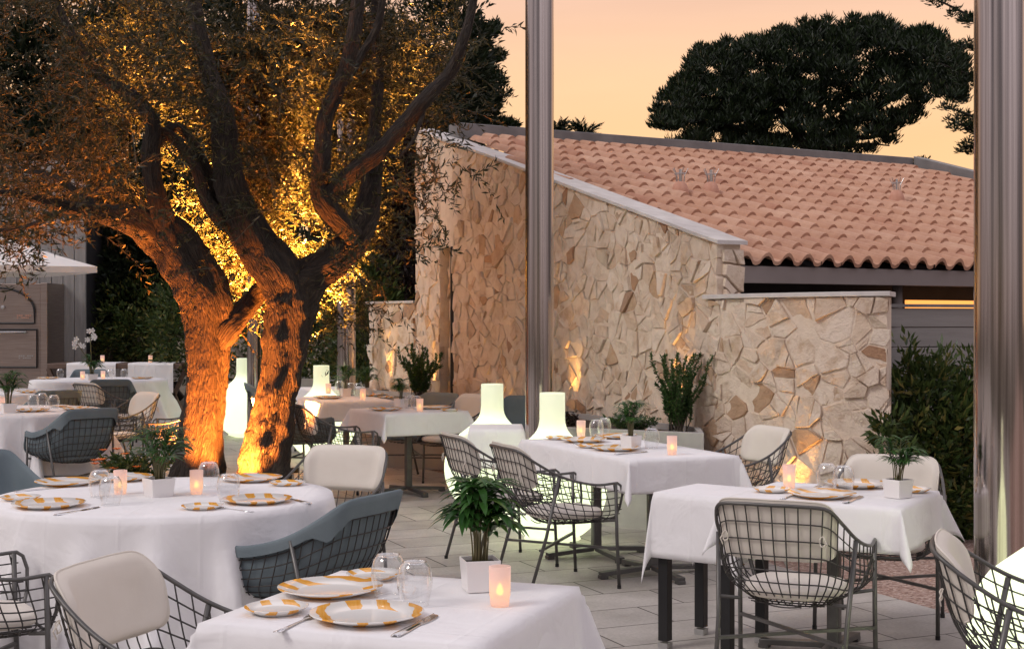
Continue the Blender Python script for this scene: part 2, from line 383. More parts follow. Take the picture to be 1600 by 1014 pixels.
# ------------------------------------------------------------------ ground
def sheet(name, pts, z, m):
    me=bpy.data.meshes.new(name); me.from_pydata([(x,y,z) for x,y in pts],[],[tuple(range(len(pts)))]); me.materials.append(m)
    o=bpy.data.objects.new(name,me); col.objects.link(o); tag(o,kind='structure'); return o
sheet('ground',[(-400,-100),(400,-100),(400,900),(-400,900)],-.03,M['ground'])
e0=Vector((2.02,8.28)); ed=Vector((.4,-.9)).normalized()
pA=e0+ed*12; pB=e0-ed*9
pv=MB(); poly=[(-30,-6),(pA.x,-6),(pA.x,pA.y),(pB.x,pB.y),(-2,24),(-30,26)]
# stone terrace slab with a real edge
n=len(poly); pv.add([(x,y,0) for x,y in poly]+[(x,y,-.06) for x,y in poly],[tuple(range(n))]+[(i,i+n,(i+1)%n+n,(i+1)%n) for i in range(n)])
tag(pv.build('terrace_paving',M['paver']),kind='structure')
gv=[(pA.x+.004,pA.y),(30,pA.y),(30,16),(pB.x+.6,16),(pB.x+.004,pB.y)]
sheet('gravel',gv,-.012,M['gravel'])

# ------------------------------------------------------------------ curved stone wall
WPX=[(575,17.2),(655,16.0),(709,15.2),(780,14.3),(860,13.3),(930,12.55),(1000,11.9),(1060,11.38),(1110,10.98),(1180,10.55),(1258,10.25),(1330,10.05),(1392,9.95)]
wplan=[Vector(((p-800)*d/FPX,d,0)) for p,d in WPX]
wcurve=catmull(wplan,16)
warc=[0]
for a,b in zip(wcurve,wcurve[1:]): warc.append(warc[-1]+(b-a).length)
WL=warc[-1]
def wpt(s):
    s=max(0,min(WL-1e-6,s)); lo,hi=0,len(warc)-1
    while hi-lo>1:
        m_=(lo+hi)//2
        if warc[m_]<=s: lo=m_
        else: hi=m_
    t=(s-warc[lo])/(warc[hi]-warc[lo]); p=wcurve[lo].lerp(wcurve[hi],t); d=(wcurve[hi]-wcurve[lo]).normalized()
    return p, Vector((d.y,-d.x,0))     # normal towards the terrace
def arc_at(px):
    best=min(range(len(wcurve)),key=lambda i:abs(800+FPX*wcurve[i].x/wcurve[i].y-px)); return warc[best]
def z_at(px,py):
    p,_=wpt(arc_at(px)); return CAMH+(HY-py)*p.y/FPX
def clip(poly,a,b,c):   # keep a*x+b*y<=c
    out=[]
    for i in range(len(poly)):
        p,q=poly[i],poly[(i+1)%len(poly)]; fp=a*p[0]+b*p[1]-c; fq=a*q[0]+b*q[1]-c
        if fp<=0: out.append(p)
        if (fp<0<fq) or (fq<0<fp):
            t=fp/(fp-fq); out.append((p[0]+(q[0]-p[0])*t,p[1]+(q[1]-p[1])*t))
    return out
def shrink(poly,d):
    n=len(poly); A=sum(poly[i][0]*poly[(i+1)%n][1]-poly[(i+1)%n][0]*poly[i][1] for i in range(n))
    if A<0: poly=poly[::-1]
    res=poly
    for i in range(n):
        p,q=poly[i],poly[(i+1)%n]; ex,ey=q[0]-p[0],q[1]-p[1]; L=math.hypot(ex,ey)
        if L<1e-6: continue
        nx,ny=ey/L,-ex/L
        res=clip(res,nx,ny,nx*p[0]+ny*p[1]-d)
        if len(res)<3: return []
    return res
def stones(s0,s1,ztop,name,parent,back=0.0,rag_right=False,rag_left=False,seed=1,density=50,thick=.32,pf=None,body=True):
    """ztop: list of (s,z) two points (linear)"""
    pf=pf or wpt
    rs=random.Random(seed); (sa,za),(sb,zb)=ztop; k=(zb-za)/(sb-sa)
    zt=lambda s: za+k*(s-sa)
    zm=max(zt(s0),zt(s1)); N=int((s1-s0)*zm*density)
    cell=1/math.sqrt(density); seeds=[]
    tries=0
    while len(seeds)<N and tries<N*30:
        tries+=1; p=(rs.uniform(s0-.1,s1+.1),rs.uniform(-.1,zm+.1)); 
        if all((p[0]-q[0])**2+(p[1]-q[1])**2>(cell*(.42+.25*noise.noise(Vector((p[0],p[1],seed)))))**2 for q in seeds): seeds.append(p)
    arr=np.array(seeds); mb=MB(); wt_=[rs.uniform(-1,1)*(cell*.42)**2 for _ in seeds]
    cells=[]
    for i,p in enumerate(seeds):
        if p[1]>zt(p[0])+.12: continue
        d2=((arr-arr[i])**2).sum(1); nb=np.argsort(d2)[1:18]
        jl=rs.uniform(-.025,.012) if rag_left else 0; jr=rs.uniform(-.012,.045) if rag_right else 0
        poly=[(s0+jl,-.03),(s1+jr,-.03),(s1+jr,zm+.1),(s0+jl,zm+.1)]
        for j in nb:
            q=seeds[j]; a,b=q[0]-p[0],q[1]-p[1]; mxx,myy=(p[0]+q[0])/2,(p[1]+q[1])/2
            poly=clip(poly,a,b,a*mxx+b*myy+(wt_[i]-wt_[j])/2)
            if len(poly)<3: break
        if len(poly)<3: continue
        poly=clip(poly,-k,1,za-k*sa)
        if len(poly)<3: continue
        if rs.random()<.5:
            t_=rs.uniform(0,3.14); a_,b_=math.cos(t_),math.sin(t_); cx=sum(v[0] for v in poly)/len(poly); cz=sum(v[1] for v in poly)/len(poly); c_=a_*cx+b_*cz+rs.uniform(-.25,.25)*cell
            cells+= [clip(poly,a_,b_,c_),clip(poly,-a_,-b_,-c_)]
        else: cells.append(poly)
    for poly in cells:
        if len(poly)<3: continue
        poly=shrink(poly,rs.uniform(.002,.009))
        if len(poly)<3: continue
        inner=shrink(poly,rs.uniform(.006,.014))
        # subdivide + jitter edges of outline
        def rough(pl,amp):
            o=[]
            for a_,b_ in zip(pl,pl[1:]+pl[:1]):
                L=math.hypot(b_[0]-a_[0],b_[1]-a_[1]); m_=max(1,int(L/.045))
                for t_ in range(m_):
                    x=a_[0]+(b_[0]-a_[0])*t_/m_; y=a_[1]+(b_[1]-a_[1])*t_/m_
                    nv=noise.noise_vector(Vector((x*18,y*18,seed*3.1)))
                    o.append((x+nv.x*amp,y+nv.y*amp))
            return o
        h=rs.uniform(.006,.026)*rs.choice((.8,1,1.5)); tx,tz=rs.uniform(-.10,.10),rs.uniform(-.13,.13)
        cx=sum(v[0] for v in poly)/len(poly); cz=sum(v[1] for v in poly)/len(poly)
        P=rough(poly,.007); n=len(P)
        ins=rs.uniform(.90,.97)
        rows=[]
        mids=[]
        for lev in range(4):
            r_=[1,1-.25*(1-ins),ins,.45][lev]; hh=[-.02,.80,.99,1.0][lev]
            row=[]
            for (x,y) in P:
                X=cx+(x-cx)*r_; Z=cz+(y-cz)*r_
                off=.026*(lev>0)+h*hh+(tx*(X-cx)+tz*(Z-cz))*(1 if lev>1 else (.5 if lev==1 else 0))
                if lev>=2: off+=.006*noise.noise(Vector((X*14,Z*14,seed)))
                if lev==0: off=-.02
                pt,nm=pf(X); row.append(tuple(pt+nm*(off-back)+Vector((0,0,Z))))
            rows.append(row)
        b0=len(mb.v); mb.grid(rows,0,True)
        pt,nm=pf(cx); off=.026+h+.004*rs.uniform(-1,1)
        mb.v.append(tuple(pt+nm*(off-back)+Vector((0,0,cz)))); ci=len(mb.v)-1
        for q in range(n): mb.f.append((b0+3*n+q,b0+3*n+(q+1)%n,ci)); mb.m.append(0)
    # mortar body
    if not body: return mb.build(name,None,parent,mats=[M['stone'],M['mortar']])
    st=max(3,int((s1-s0)/.12)); rows=[]
    for i in range(st+1):
        s=s0+.004+(s1-s0-.008)*i/st; pt,nm=wpt(s); T=zt(s)-.003
        rows.append([tuple(pt+nm*(.032-back)+Vector((0,0,-.03))),tuple(pt+nm*(.032-back)+Vector((0,0,T))),tuple(pt-nm*(thick+back)+Vector((0,0,T))),tuple(pt-nm*(thick+back)+Vector((0,0,-.03)))])
    mb.grid(rows,1,True); b=len(mb.v)
    for r_ in (rows[0],rows[-1]): 
        b=len(mb.v); mb.v+=r_; mb.f.append((b,b+1,b+2,b+3)); mb.m.append(1)
    return mb.build(name,None,parent,mats=[M['stone'],M['mortar']])
def coping(s0,s1,ztop,name,parent,back=0,deep=.34,th=.035,over=.06,end=.05):
    (sa,za),(sb,zb)=ztop; k=(zb-za)/(sb-sa); st=max(2,int((s1-s0)/.1)); rows=[]
    for i in range(st+1):
        s=s0-end+(s1-s0+2*end)*i/st; pt,nm=wpt(min(max(s,0),WL)); 
        if s>WL: pt=pt+(wpt(WL)[0]-wpt(WL-.1)[0])*((s-WL)/.1)
        if s<0: pt=pt-(wpt(.1)[0]-wpt(0)[0])*((-s)/.1)
        T=za+k*(s-sa)
        rows.append([tuple(pt+nm*(over-back)+Vector((0,0,T+.001))),tuple(pt+nm*(over-back)+Vector((0,0,T+th))),tuple(pt-nm*(deep+back)+Vector((0,0,T+th))),tuple(pt-nm*(deep+back)+Vector((0,0,T+.001)))])
    mb=MB(); mb.grid(rows,0,True)
    for r_ in (rows[0],rows[-1]):
        b=len(mb.v); mb.v+=r_; mb.f.append((b,b+1,b+2,b+3)); mb.m.append(0)
    return mb.build(name,M['coping'],parent,bevel=.004)
sL,sG,sN0,sN1,sR,sE=0.0,arc_at(655),arc_at(692),arc_at(711),arc_at(1124),WL-.02
gz=[(arc_at(678),z_at(678,213)),(arc_at(1149),z_at(1149,387))]
gk=(gz[1][1]-gz[0][1])/(gz[1][0]-gz[0][0])
house=empty('house',(0,0,0))
tag(house,'low house with a curved stone gable wall and a pinkish clay tile roof','house')
gw=stones(sG,sN0,gz,'gable_wall',house,seed=3,rag_left=True)
gw2=stones(sN1,sR,gz,'gable_wall',house,seed=4,rag_right=True,thick=.2)
nz_top=z_at(705,386)
gwr=stones(sN0,sN1,[(sN0,nz_top),(sN1,nz_top)],'wall_niche',house,back=.11,seed=5,thick=.15)
# lintel above niche follows gable line
gwl=MB(); rows=[]
for s in (sN0,sN1):
    pt,nm=wpt(s); T=gz[0][1]+gk*(s-gz[0][0])
    rows.append([tuple(pt+nm*.03+Vector((0,0,nz_top))),tuple(pt+nm*.03+Vector((0,0,T-.004))),tuple(pt-nm*.3+Vector((0,0,T-.004))),tuple(pt-nm*.3+Vector((0,0,nz_top)))])
gwl.grid(rows,0,True); gwl.build('lintel',M['mortar'],house)
pt,nm=wpt(sN1-.045); MB().box((pt.x+nm.x*.02,pt.y+nm.y*.02,nz_top/2),(.05,.05,nz_top)).build('downpipe',M['darkwall'],house,bevel=.01)
coping(sG,sR,gz,'coping',house,over=.07,deep=.23,th=.032)
def endpf(x):
    p,nm=wpt(sR); d=(wpt(sR)[0]-wpt(sR-.05)[0]).normalized(); return p-nm*x, d
stones(0,.2,[(0,gz[1][1]),(1,gz[1][1])],'gable_end',house,seed=14,pf=endpf,body=False)
lz=[(sR,z_at(1150,467)),(sE,z_at(1390,463))]
gwall=empty('garden_wall'); tag(gwall,'lower cream stone wall with flat grey coping, right of the gable, lit by an uplight','garden wall','low stone walls at the ends of the gable')
stones(sR-.10,sE,lz,'stonework',gwall,seed=8,rag_right=True,density=48); coping(sR-.12,sE,lz,'coping',gwall,over=.07,end=.02)
gwall2=empty('garden_wall'); llz=[(sL,z_at(600,475)),(sG,z_at(650,475))]
tag(gwall2,'short low stone wall with thin coping at the far left end of the gable','garden wall','low stone walls at the ends of the gable')
stones(sL+.12,sG-.03,[(sL,llz[0][1]),(sG,llz[0][1])],'stonework',gwall2,seed=9,rag_left=True); coping(sL+.12,sG-.1,[(sL,llz[0][1]),(sG,llz[0][1])],'coping',gwall2,end=.06,th=.03)

# ------------------------------------------------------------------ roof
uD=Vector((.87,.49,0)).normalized(); nD=Vector((-uD.y,uD.x,0))
E1=Vector((1.75,11.0,2.0)); RUN=5.5; PITCH=R(17.2)
vD=(nD*math.cos(PITCH)+Vector((0,0,math.sin(PITCH)))); nR=uD.cross(vD)
if nR.z<0: nR=-nR
VL=RUN/math.cos(PITCH)
def rp(u,v,h=0): return E1+uD*u+vD*v+nR*h
def hit(px,py):
    d=Vector(((px-800)/FPX,1,-(py-HY)/FPX)); o=Vector((0,0,CAMH)); t=(E1-o).dot(nR)/d.dot(nR); p=o+d*t-E1
    return p.dot(uD),p.dot(vD)
c1=hit(1428,268); c2=hit(1560,302)
def umin(v): return .55*v/VL-.28*math.sin(math.pi*v/VL)-.02
def vmax(u):
    if u<=c1[0]: return VL-.02 if c1[1]>VL else c1[1]
    return c1[1]+(c2[1]-c1[1])*(u-c1[0])/(c2[0]-c1[0])
roof=empty('roof'); roof.parent=house
tb=MB(); pitch=.21; expo=.39; cols=int(12.5/pitch); rws=int(VL/expo)+1
rt=random.Random(5)
for r_ in range(rws):
    v0=r_*expo
    for c in range(-4,cols):
        u0=c*pitch+ (0 if r_%2==0 else .0)
        if u0+pitch*.5<umin(v0+.1) : continue
        if v0+.1>vmax(u0+.1): continue
        v1=min(v0+expo+.05,vmax(u0+.1)+.1); 
        j=rt.uniform(-.006,.006); jj=rt.uniform(-.008,.008); ns=9
        rows=[]
        for (vv,lift,sc) in ((v0-.03+jj,.038,1.0),(v0-.03+jj+.001,.052,1.0),(v1,.024,.9)):
            row=[]
            for k in range(ns+1):
                a=k/ns; x=u0+j+pitch*a; 
                if a<.64: hh=.062*sc*math.sin(math.pi*a/.64)**.8
                else: hh=-.014*math.sin(math.pi*(a-.64)/.36)
                if lift==.038: hh=hh-.016
                row.append(tuple(rp(x,vv,lift+hh)))
            rows.append(row)
        tb.grid(rows)
tb.build('tiles',M['tile'],roof,smooth=False)
kk_=(c2[1]-c1[1])/(c2[0]-c1[0]); ue=min(12.5,c1[0]+(.3-c1[1])/kk_) if kk_<0 else 12.5; print('ROOF',c1,c2,VL,ue)
dk=MB(); dk.add([rp(umin(0)-0.0,0,-.01),rp(ue,0,-.01),rp(ue,max(.3,vmax(ue)),-.01),rp(c1[0],c1[1],-.01),rp(.5,VL,-.01)],[(0,1,2,3,4)])
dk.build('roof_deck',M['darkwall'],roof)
# ridge flashing and parapet
fl=MB(); 
def band(mb,a,b,h,w,z0=-.03):
    a=Vector(a); b=Vector(b); d=(b-a); d.z=0; d.normalize(); s=Vector((-d.y,d.x,0))*w
    vs=[a+Vector((0,0,z0)),b+Vector((0,0,z0)),b+Vector((0,0,h)),a+Vector((0,0,h))]; vs+= [v+s for v in vs]
    mb.add(vs,[(0,1,2,3),(7,6,5,4),(3,2,6,7),(0,4,5,1),(1,5,6,2),(0,3,7,4)])
ra=rp(.15,vmax(0)+.02,.03); rb=rp(c1[0],c1[1]+.02,.03)
band(fl,ra,rb,.15,.25); band(fl,rb,rp(ue,vmax(ue)+.02,.03),.17,.25)
fl.build('ridge_flashing',M['zinc'],roof,bevel=.008)
fa=MB(); band(fa,E1+Vector((0,0,-.14)),E1+uD*12.5+Vector((0,0,-.14)),.135,.05,0); fa.build('fascia',M['fascia'],roof,bevel=.004)
sw=MB(); a=E1+nD*.65; a.z=0; b=a+uD*12.5
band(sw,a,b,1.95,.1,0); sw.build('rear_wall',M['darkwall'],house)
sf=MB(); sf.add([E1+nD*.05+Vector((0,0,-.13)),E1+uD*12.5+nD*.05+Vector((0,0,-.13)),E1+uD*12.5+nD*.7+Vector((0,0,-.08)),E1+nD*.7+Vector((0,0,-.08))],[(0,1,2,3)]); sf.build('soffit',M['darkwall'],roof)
pp=pd(1402,450,12.1); pp.z=0; MB().tube([(pp.x,pp.y,0),(pp.x,pp.y,1.9)],.045,12).build('downpipe',M['fascia'],house,smooth=True)
wn=MB(); wa=pd(1418,478,12.35); wb=pd(1600,478,13.2); band(wn,(wa.x,wa.y,1.66),(wb.x,wb.y,1.66),.085,.03,0)
wn.build('window',M['litwin'],house)
# roof vents
for (px,py,lab) in ((1060,312,'left of the pair of wire-topped terracotta vents on the roof tiles'),(1108,312,'right of the pair of wire-topped terracotta vents on the roof tiles'),(1398,322,'lone wire-topped terracotta vent on the right part of the tile roof')):
    u,v=hit(px,py); p=rp(u,v,.095); o=empty('roof_vent',p); o.scale=(1.05,1.05,1.05); tag(o,lab,'roof vent','vents on the tile roof')
    MB().lathe([(.085,-.06),(.08,.0),(.06,.05),(.04,.075),(.0,.08)],14).build('base',M['terracotta'],o,smooth=True)
    g=MB(); g.tube([(0,0,.07),(0,0,.19)],.012,6)
    for k in range(5):
        t=2*math.pi*k/5; g.tube([(.035*math.cos(t),.035*math.sin(t),.06),(.04*math.cos(t),.04*math.sin(t),.13),(.075*math.cos(t),.075*math.sin(t),.20)],.004,4)
    g.tube([(.055*math.cos(t),.055*math.sin(t),.15) for t in np.linspace(0,2*math.pi,12,endpoint=False)],.004,4,closed=True)
    g.build('wire_cage',M['alu'],o)

# right-hand board fence
fo=empty('board_fence'); tag(fo,'grey horizontal board fence between the low stone wall and the right column','fence')
fm=MB(); fz=z_at(1390,478); fa0=pd(1392,0,11.0); fb0=pd(1650,0,11.6); nb_=11; bh=.155
for i in range(nb_):
    zt=fz-i*bh; band(fm,(fa0.x,fa0.y,zt-bh),(fb0.x,fb0.y,zt-bh),bh-.007,.03,0)
fm.build('boards',M['fenceplank'],fo,bevel=.004)
fc=MB(); band(fc,(fa0.x-.0,fa0.y-.02,fz),(fb0.x,fb0.y-.02,fz),.025,.07,0.001); fc.build('top_rail',M['zinc'],fo)
fp=MB(); fp.box((fa0.x-.035,fa0.y+.03,fz/2),(.06,.1,fz)); fp.build('post',M['darkwall'],fo)

# ------------------------------------------------------------------ steel columns
def column(px,d,rad,lab,h=7.0):
    p=pd(px,0,d); o=empty('steel_column',(p.x,p.y,0)); tag(o,lab,'column','round steel columns')
    m=MB(); m.lathe([(rad,0.012),(rad,h)],48); m.lathe([(0.001,h),(rad,h)],48); m.build('shaft',M['column'],o,smooth=True)
    MB().lathe([(rad+.05,0),(rad+.05,.010),(rad+.045,.014),(rad+.002,.014)],40).build('base_plate',M['alu'],o)
column(843,10.6,.107,'tall brushed steel column standing in the middle between the glowing lamps')
column(1561,6.35,.109,'thickest brushed steel column at the right edge beside the gravel')
column(541,16.6,.11,'distant steel column seen just right of the olive trunks')
column(397,18.0,.09,'distant steel column seen between the two olive trunks')

# ------------------------------------------------------------------ planters
def trough(name,pts,z,lab,wall=.05):
    o=empty(name,(0,0,0)); tag(o,lab,'planter','concrete planters along the stone wall')
    n=len(pts); m=MB(); c=Vector((sum(p[0] for p in pts)/n,sum(p[1] for p in pts)/n))
    inn=[]
    for p in pts:
        v=Vector(p)-c; inn.append(c+v*(1-wall*1.5/v.length))
    vs=[(p[0],p[1],0) for p in pts]+[(p[0],p[1],z) for p in pts]+[(p.x,p.y,z) for p in inn]+[(p.x,p.y,z-.06) for p in inn]
    fs=[]
    for i in range(n):
        j=(i+1)%n; fs+= [(i,j,n+j,n+i),(n+i,n+j,2*n+j,2*n+i),(2*n+i,2*n+j,3*n+j,3*n+i)]
    m.add(vs,fs); m.build('trough',M['concrete'],o,bevel=.006)
    m=MB(); m.add([(p.x,p.y,z-.05) for p in inn],[tuple(range(n))]); m.build('soil',M['soil'],o)
    return o
def wp(px,off=.07):
    p,nm=wpt(arc_at(px)); q=p+nm*off; return (q.x,q.y)
fB0=pd(872,0,10.9); fB1=pd(1100,0,10.35)
trough('planter_box',[(fB0.x,fB0.y),(fB1.x,fB1.y),wp(1112,.12),wp(1060,.12),wp(1000,.12),wp(930,.12),wp(872,.12)],.74,'long grey concrete planter at the foot of the gable wall, right of the steel column')
fA0=pd(563,0,15.1); fA1=pd(742,0,14.6)
trough('planter_box',[(fA0.x,fA0.y),(fA1.x,fA1.y),(pd(742,0,15.0).x,14.72),wp(709,.18),wp(655,.12),(pd(575,0,16.6).x,16.6)],.75,'grey concrete planter behind the middle tables, below the vertical slot in the wall')
g0=pd(440,0,19.0); trough('planter_box',[(g0.x,19.0),(g0.x+1.15,19.0),(g0.x+1.15,19.6),(g0.x,19.6)],.78,'small distant concrete planter behind the tree lamp')

# uplights
UP=(1,.50,.13)
def uplight(x,y,z,lab,power,tgt,ang=70,color=UP,size=.03):
    o=empty('uplight',(x,y,z)); tag(o,lab,'uplight','uplights on the ground')
    MB().lathe([(.001,0),(.045,0),(.045,.05),(.038,.052),(.036,.04),(.001,.04)],16).build('housing',M['black'],o,smooth=False)
    MB().lathe([(.001,.044),(.034,.044)],16).build('lens',M['led'],o)
    s=spot('spot',(x,y,z+.07),tgt,power,color,ang,.5,size); return o
def wall_up(px,z,power,lab,off=.115,ang=46):
    power*=1.7
    p,nm=wpt(arc_at(px)); q=p+nm*off; uplight(q.x,q.y,z,lab,power,(p.x+nm.x*.02,p.y+nm.y*.02,z+2.2),ang)
wall_up(1245,-.01,34,'small uplight on the gravel at the foot of the low stone wall')
wall_up(905,.69,16,'small uplight in the long planter just right of the steel column')
wall_up(1073,.69,22,'small uplight behind the rosemary shrub in the long planter')
wall_up(615,.70,20,'small uplight at the foot of the short far-left stone wall')
wall_up(685,.70,14,'small uplight in the far planter beside the wall slot')
wall_up(790,.02,18,'small uplight at the foot of the gable wall behind the left glowing lamp')

# ------------------------------------------------------------------ glowing floor lamps
def lamp_proto():
    o=empty('floor_lamp'); prof=[(.001,.005),(.12,.008),(.2,.03)]
    for t in np.linspace(-60,38,22): prof.append((.385*math.cos(R(t)),.385+.385*math.sin(R(t))))
    p0=Vector((prof[-1][0],prof[-1][1])); 
    for t in np.linspace(0.1,1,10):
        a=(1-t)**3*p0.x+3*(1-t)**2*t*.17+3*(1-t)*t*t*.09+t**3*.09; b=(1-t)**3*p0.y+3*(1-t)**2*t*.735+3*(1-t)*t*t*.76+t**3*.88
        prof.append((a,b))
    prof+=[(.09,1.05),(.087,1.058),(.001,1.06)]
    MB().lathe(prof,48).build('glowing_shell',M['lampshell'],o,smooth=True)
    point('bulb',(0,0,.40),8.5,(.80,1,.62),.10,o)
    return o
lp=lamp_proto(); first=True
for px,d,lab in ((863,9.93,'glowing white-green skittle-shaped lamp right in front of the steel column'),(769,11.3,'glowing lamp behind the small covered side table, left of the column'),(502,15.9,'glowing lamp far back, just right of the olive trunks'),(380,18.9,'farthest glowing lamp, seen between the two olive trunks'),(1680,5.2,'glowing lamp cut by the right edge of the photo beside the wire chair')):
    o=lp if first else copy_tree(lp); first=False
    p=pd(px,0,d); o.location=(p.x,p.y,0); tag(o,lab,'lamp','glowing floor lamps')

# ------------------------------------------------------------------ tables
def sup(a,b,t): return a+(b-a)*t
def square_cloth(cx,cy,hx,hy,rot,drop,z=.755,seed=0,s1=.42,lab='',grp='square white tablecloths',vary=.35):
    mb=MB(); N=15; K=11
    def axis(h):
        core=list(np.linspace(-h,h,N)); ex=list(np.linspace(0,drop,K))[1:]
        return [-h-e for e in ex[::-1]]+core+[h+e for e in ex]
    ax,ay=axis(hx),axis(hy); rows=[]
    for v in ay:
        row=[]
        for u in ax:
            cu=max(-hx,min(hx,u)); cv=max(-hy,min(hy,v)); eu,ev=u-cu,v-cv; L=math.hypot(eu,ev)
            if L<1e-9:
                row.append((u,v,z+.0012*noise.noise(Vector((u*3,v*3,seed))))); continue
            th=math.atan2(abs(ev),abs(eu)); q=math.sin(2*th)**2
            w_=noise.noise(Vector((cu*3.2+seed,cv*3.2,seed*1.7)))+.5*noise.noise(Vector((cu*7+seed,cv*7,2.2)))
            s=.06+vary*.28*w_*(L/drop)+(s1-.06)*q; s=max(.02,min(.6,s))
            # flaps turn a little to one side
            turn=.25*q*math.sin(seed*2.1+(1 if eu>0 else 0)*1.7+(2 if ev>0 else 0))
            dx=(eu/L)*math.cos(turn)-(ev/L)*math.sin(turn); dy=(eu/L)*math.sin(turn)+(ev/L)*math.cos(turn)
            r_=.006 ; edge=r_*(1-math.exp(-L/r_))
            zz=z-max(0,L*math.sqrt(1-s*s)-.002)
            row.append((cu+dx*(L*s+edge),cv+dy*(L*s+edge),zz))
        rows.append(row)
    mb.grid(rows); o=mb.build('tablecloth',M['cloth'],smooth=True); o.location=(cx,cy,0); o.rotation_euler=(0,0,rot)
    sd=o.modifiers.new('thick','SOLIDIFY'); sd.thickness=.0022; sd.offset=-1
    tag(o,lab,'tablecloth',grp); return o
def round_cloth(cx,cy,rad,drop,z=.755,seed=0,lab='',folds=17):
    mb=MB(); n=160; rows=[]
    for r_ in list(np.linspace(.01,rad,8)): rows.append([(r_*math.cos(t),r_*math.sin(t),z) for t in np.linspace(0,2*math.pi,n,endpoint=False)])
    for e in np.linspace(0,1,22)[1:]:
        row=[]
        for i,t in enumerate(np.linspace(0,2*math.pi,n,endpoint=False)):
            ph=folds*t+1.6*noise.noise(Vector((math.cos(t)*1.5,math.sin(t)*1.5,seed)))*2.2
            amp=(.5+.5*noise.noise(Vector((math.cos(t)*2.3,math.sin(t)*2.3,seed+5))))
            f=(.5+.5*math.sin(ph))**2.6
            rr=rad+.006+drop*e*(.03+.42*f*(.35+amp)*min(1,e*1.6+.15))
            zz=z-drop*e*(1-.03*f)-.0
            row.append((rr*math.cos(t),rr*math.sin(t),zz))
        rows.append(row)
    mb.grid(rows,0,True); o=mb.build('tablecloth',M['cloth'],smooth=True); o.location=(cx,cy,0)
    sd=o.modifiers.new('thick','SOLIDIFY'); sd.thickness=.0025; sd.offset=-1
    tag(o,lab,'tablecloth','round white tablecloths'); return o
def pedestal_table(cx,cy,hx,hy,rot,lab,round_=False,ztop=.745,mt='frame'):
    o=empty('dining_table',(cx,cy,0),rot); tag(o,lab,'table','restaurant tables')
    if round_: MB().lathe([(.001,ztop-.025),(hx-.01,ztop-.025),(hx-.01,ztop),(.001,ztop)],48).build('tabletop',M['woodtable'],o)
    else: MB().box((0,0,ztop-.0125),(2*hx-.012,2*hy-.012,.025)).build('tabletop',M['woodtable'],o)
    MB().box((0,0,(ztop+.02)/2),(.06,.06,ztop-.07)).build('pedestal',M[mt],o,bevel=.012)
    for k in range(4):
        t=R(45)+k*math.pi/2 if False else k*math.pi/2
        f=MB(); c,s=math.cos(t),math.sin(t); f.bar((c*.028,s*.028,.05),(c*.36,s*.36,.028),.05,.028); f.box((c*.34,s*.34,.012),(.05,.05,.022),t)
        f.build('foot',M[mt],o,bevel=.003)
    return o
def legged_table(cx,cy,hx,hy,rot,lab,ztop=.745):
    o=empty('side_table',(cx,cy,0),rot); tag(o,lab,'side table','black side tables')
    MB().box((0,0,ztop-.03),(2*hx-.012,2*hy-.012,.06)).build('tabletop',M['black'],o)
    for sx in (-1,1):
        for sy in (-1,1):
            l=MB().box((sx*(hx-.035),sy*(hy-.035),(ztop-.06+.03)/2+.004),(.05,.05,ztop-.098)).build('leg',M['black'],o,bevel=.002)
            MB().box((sx*(hx-.035),sy*(hy-.035),.015),(.052,.052,.03)).build('metal_foot',M['alu'],l)
    return o
def ang(dx,dy): return math.atan2(dy,dx)
# T1 front
a1=ang(.94,-.34)
pedestal_table(-.32,4.05,.405,.41,a1,'square table nearest the camera at the bottom centre')
square_cloth(-.32,4.05,.405,.425,a1,.26,seed=1.3,lab='white linen cloth on the square table nearest the camera',s1=.38)
# round
pedestal_table(-1.61,6.53,.77,.77,0,'large round table in the left foreground in front of the olive tree',True)
round_cloth(-1.61,6.53,.77,.60,seed=2,lab='long white cloth hanging in folds on the round table in the left foreground')
# C
a3=ang(.87,-.49); 
pedestal_table(1.51,6.60,.39,.36,a3,'square table at the right in front of the lit low stone wall')
square_cloth(1.51,6.60,.40,.37,a3,.20,seed=4.1,lab='white cloth with a pointed corner fold on the right-hand table with the candle and palm',s1=.45)
asd=ang(.78,-.55)
legged_table(.975,6.80,.20,.22,asd,'black-legged side table pushed against the left of the right-hand table')
square_cloth(.975,6.80,.205,.225,asd,.31,z=.7475,seed=9.5,lab='long-hanging white cloth on the black-legged side table at the right',s1=.16,vary=.2,grp='cloths on the side tables')
# B two tables, one cloth
aB=ang(.395,-.92)
ub=Vector((.395,-.92)).normalized()
for k,l in ((-1,'far half of the long middle table beside the glowing lamp'),(1,'near half of the long middle table in front of the long planter')):
    pedestal_table(.714+ub.x*.385*k,9.04+ub.y*.385*k,.385,.37,aB,l)
square_cloth(.714,9.04,.785,.37,aB,.20,seed=6.2,lab='white cloth over the long middle table with two wire chairs on its left',s1=.45)
# A
aA=ang(.703,.4)
pedestal_table(-.94,12.77,.395,.395,aA,'square table left of the steel column, its pedestal in full view')
square_cloth(-.94,12.77,.405,.395,aA,.20,seed=3.7,lab='white cloth with a long corner point on the table left of the steel column',s1=.48)
aA2=ang(.93,.37)
pedestal_table(-1.72,14.6,.36,.5,aA2,'table behind and left of the one with the visible pedestal')
square_cloth(-1.72,14.6,.37,.52,aA2,.20,seed=5.3,lab='white cloth on the table just right of the olive trunks, with two candles',s1=.45)
pedestal_table(-2.1,16.9,.37,.37,aA2,'farthest square table right of the olive trunks')
square_cloth(-2.1,16.9,.38,.38,aA2,.20,seed=7.3,lab='white cloth on the farthest table right of the olive trunks, beside a lamp')
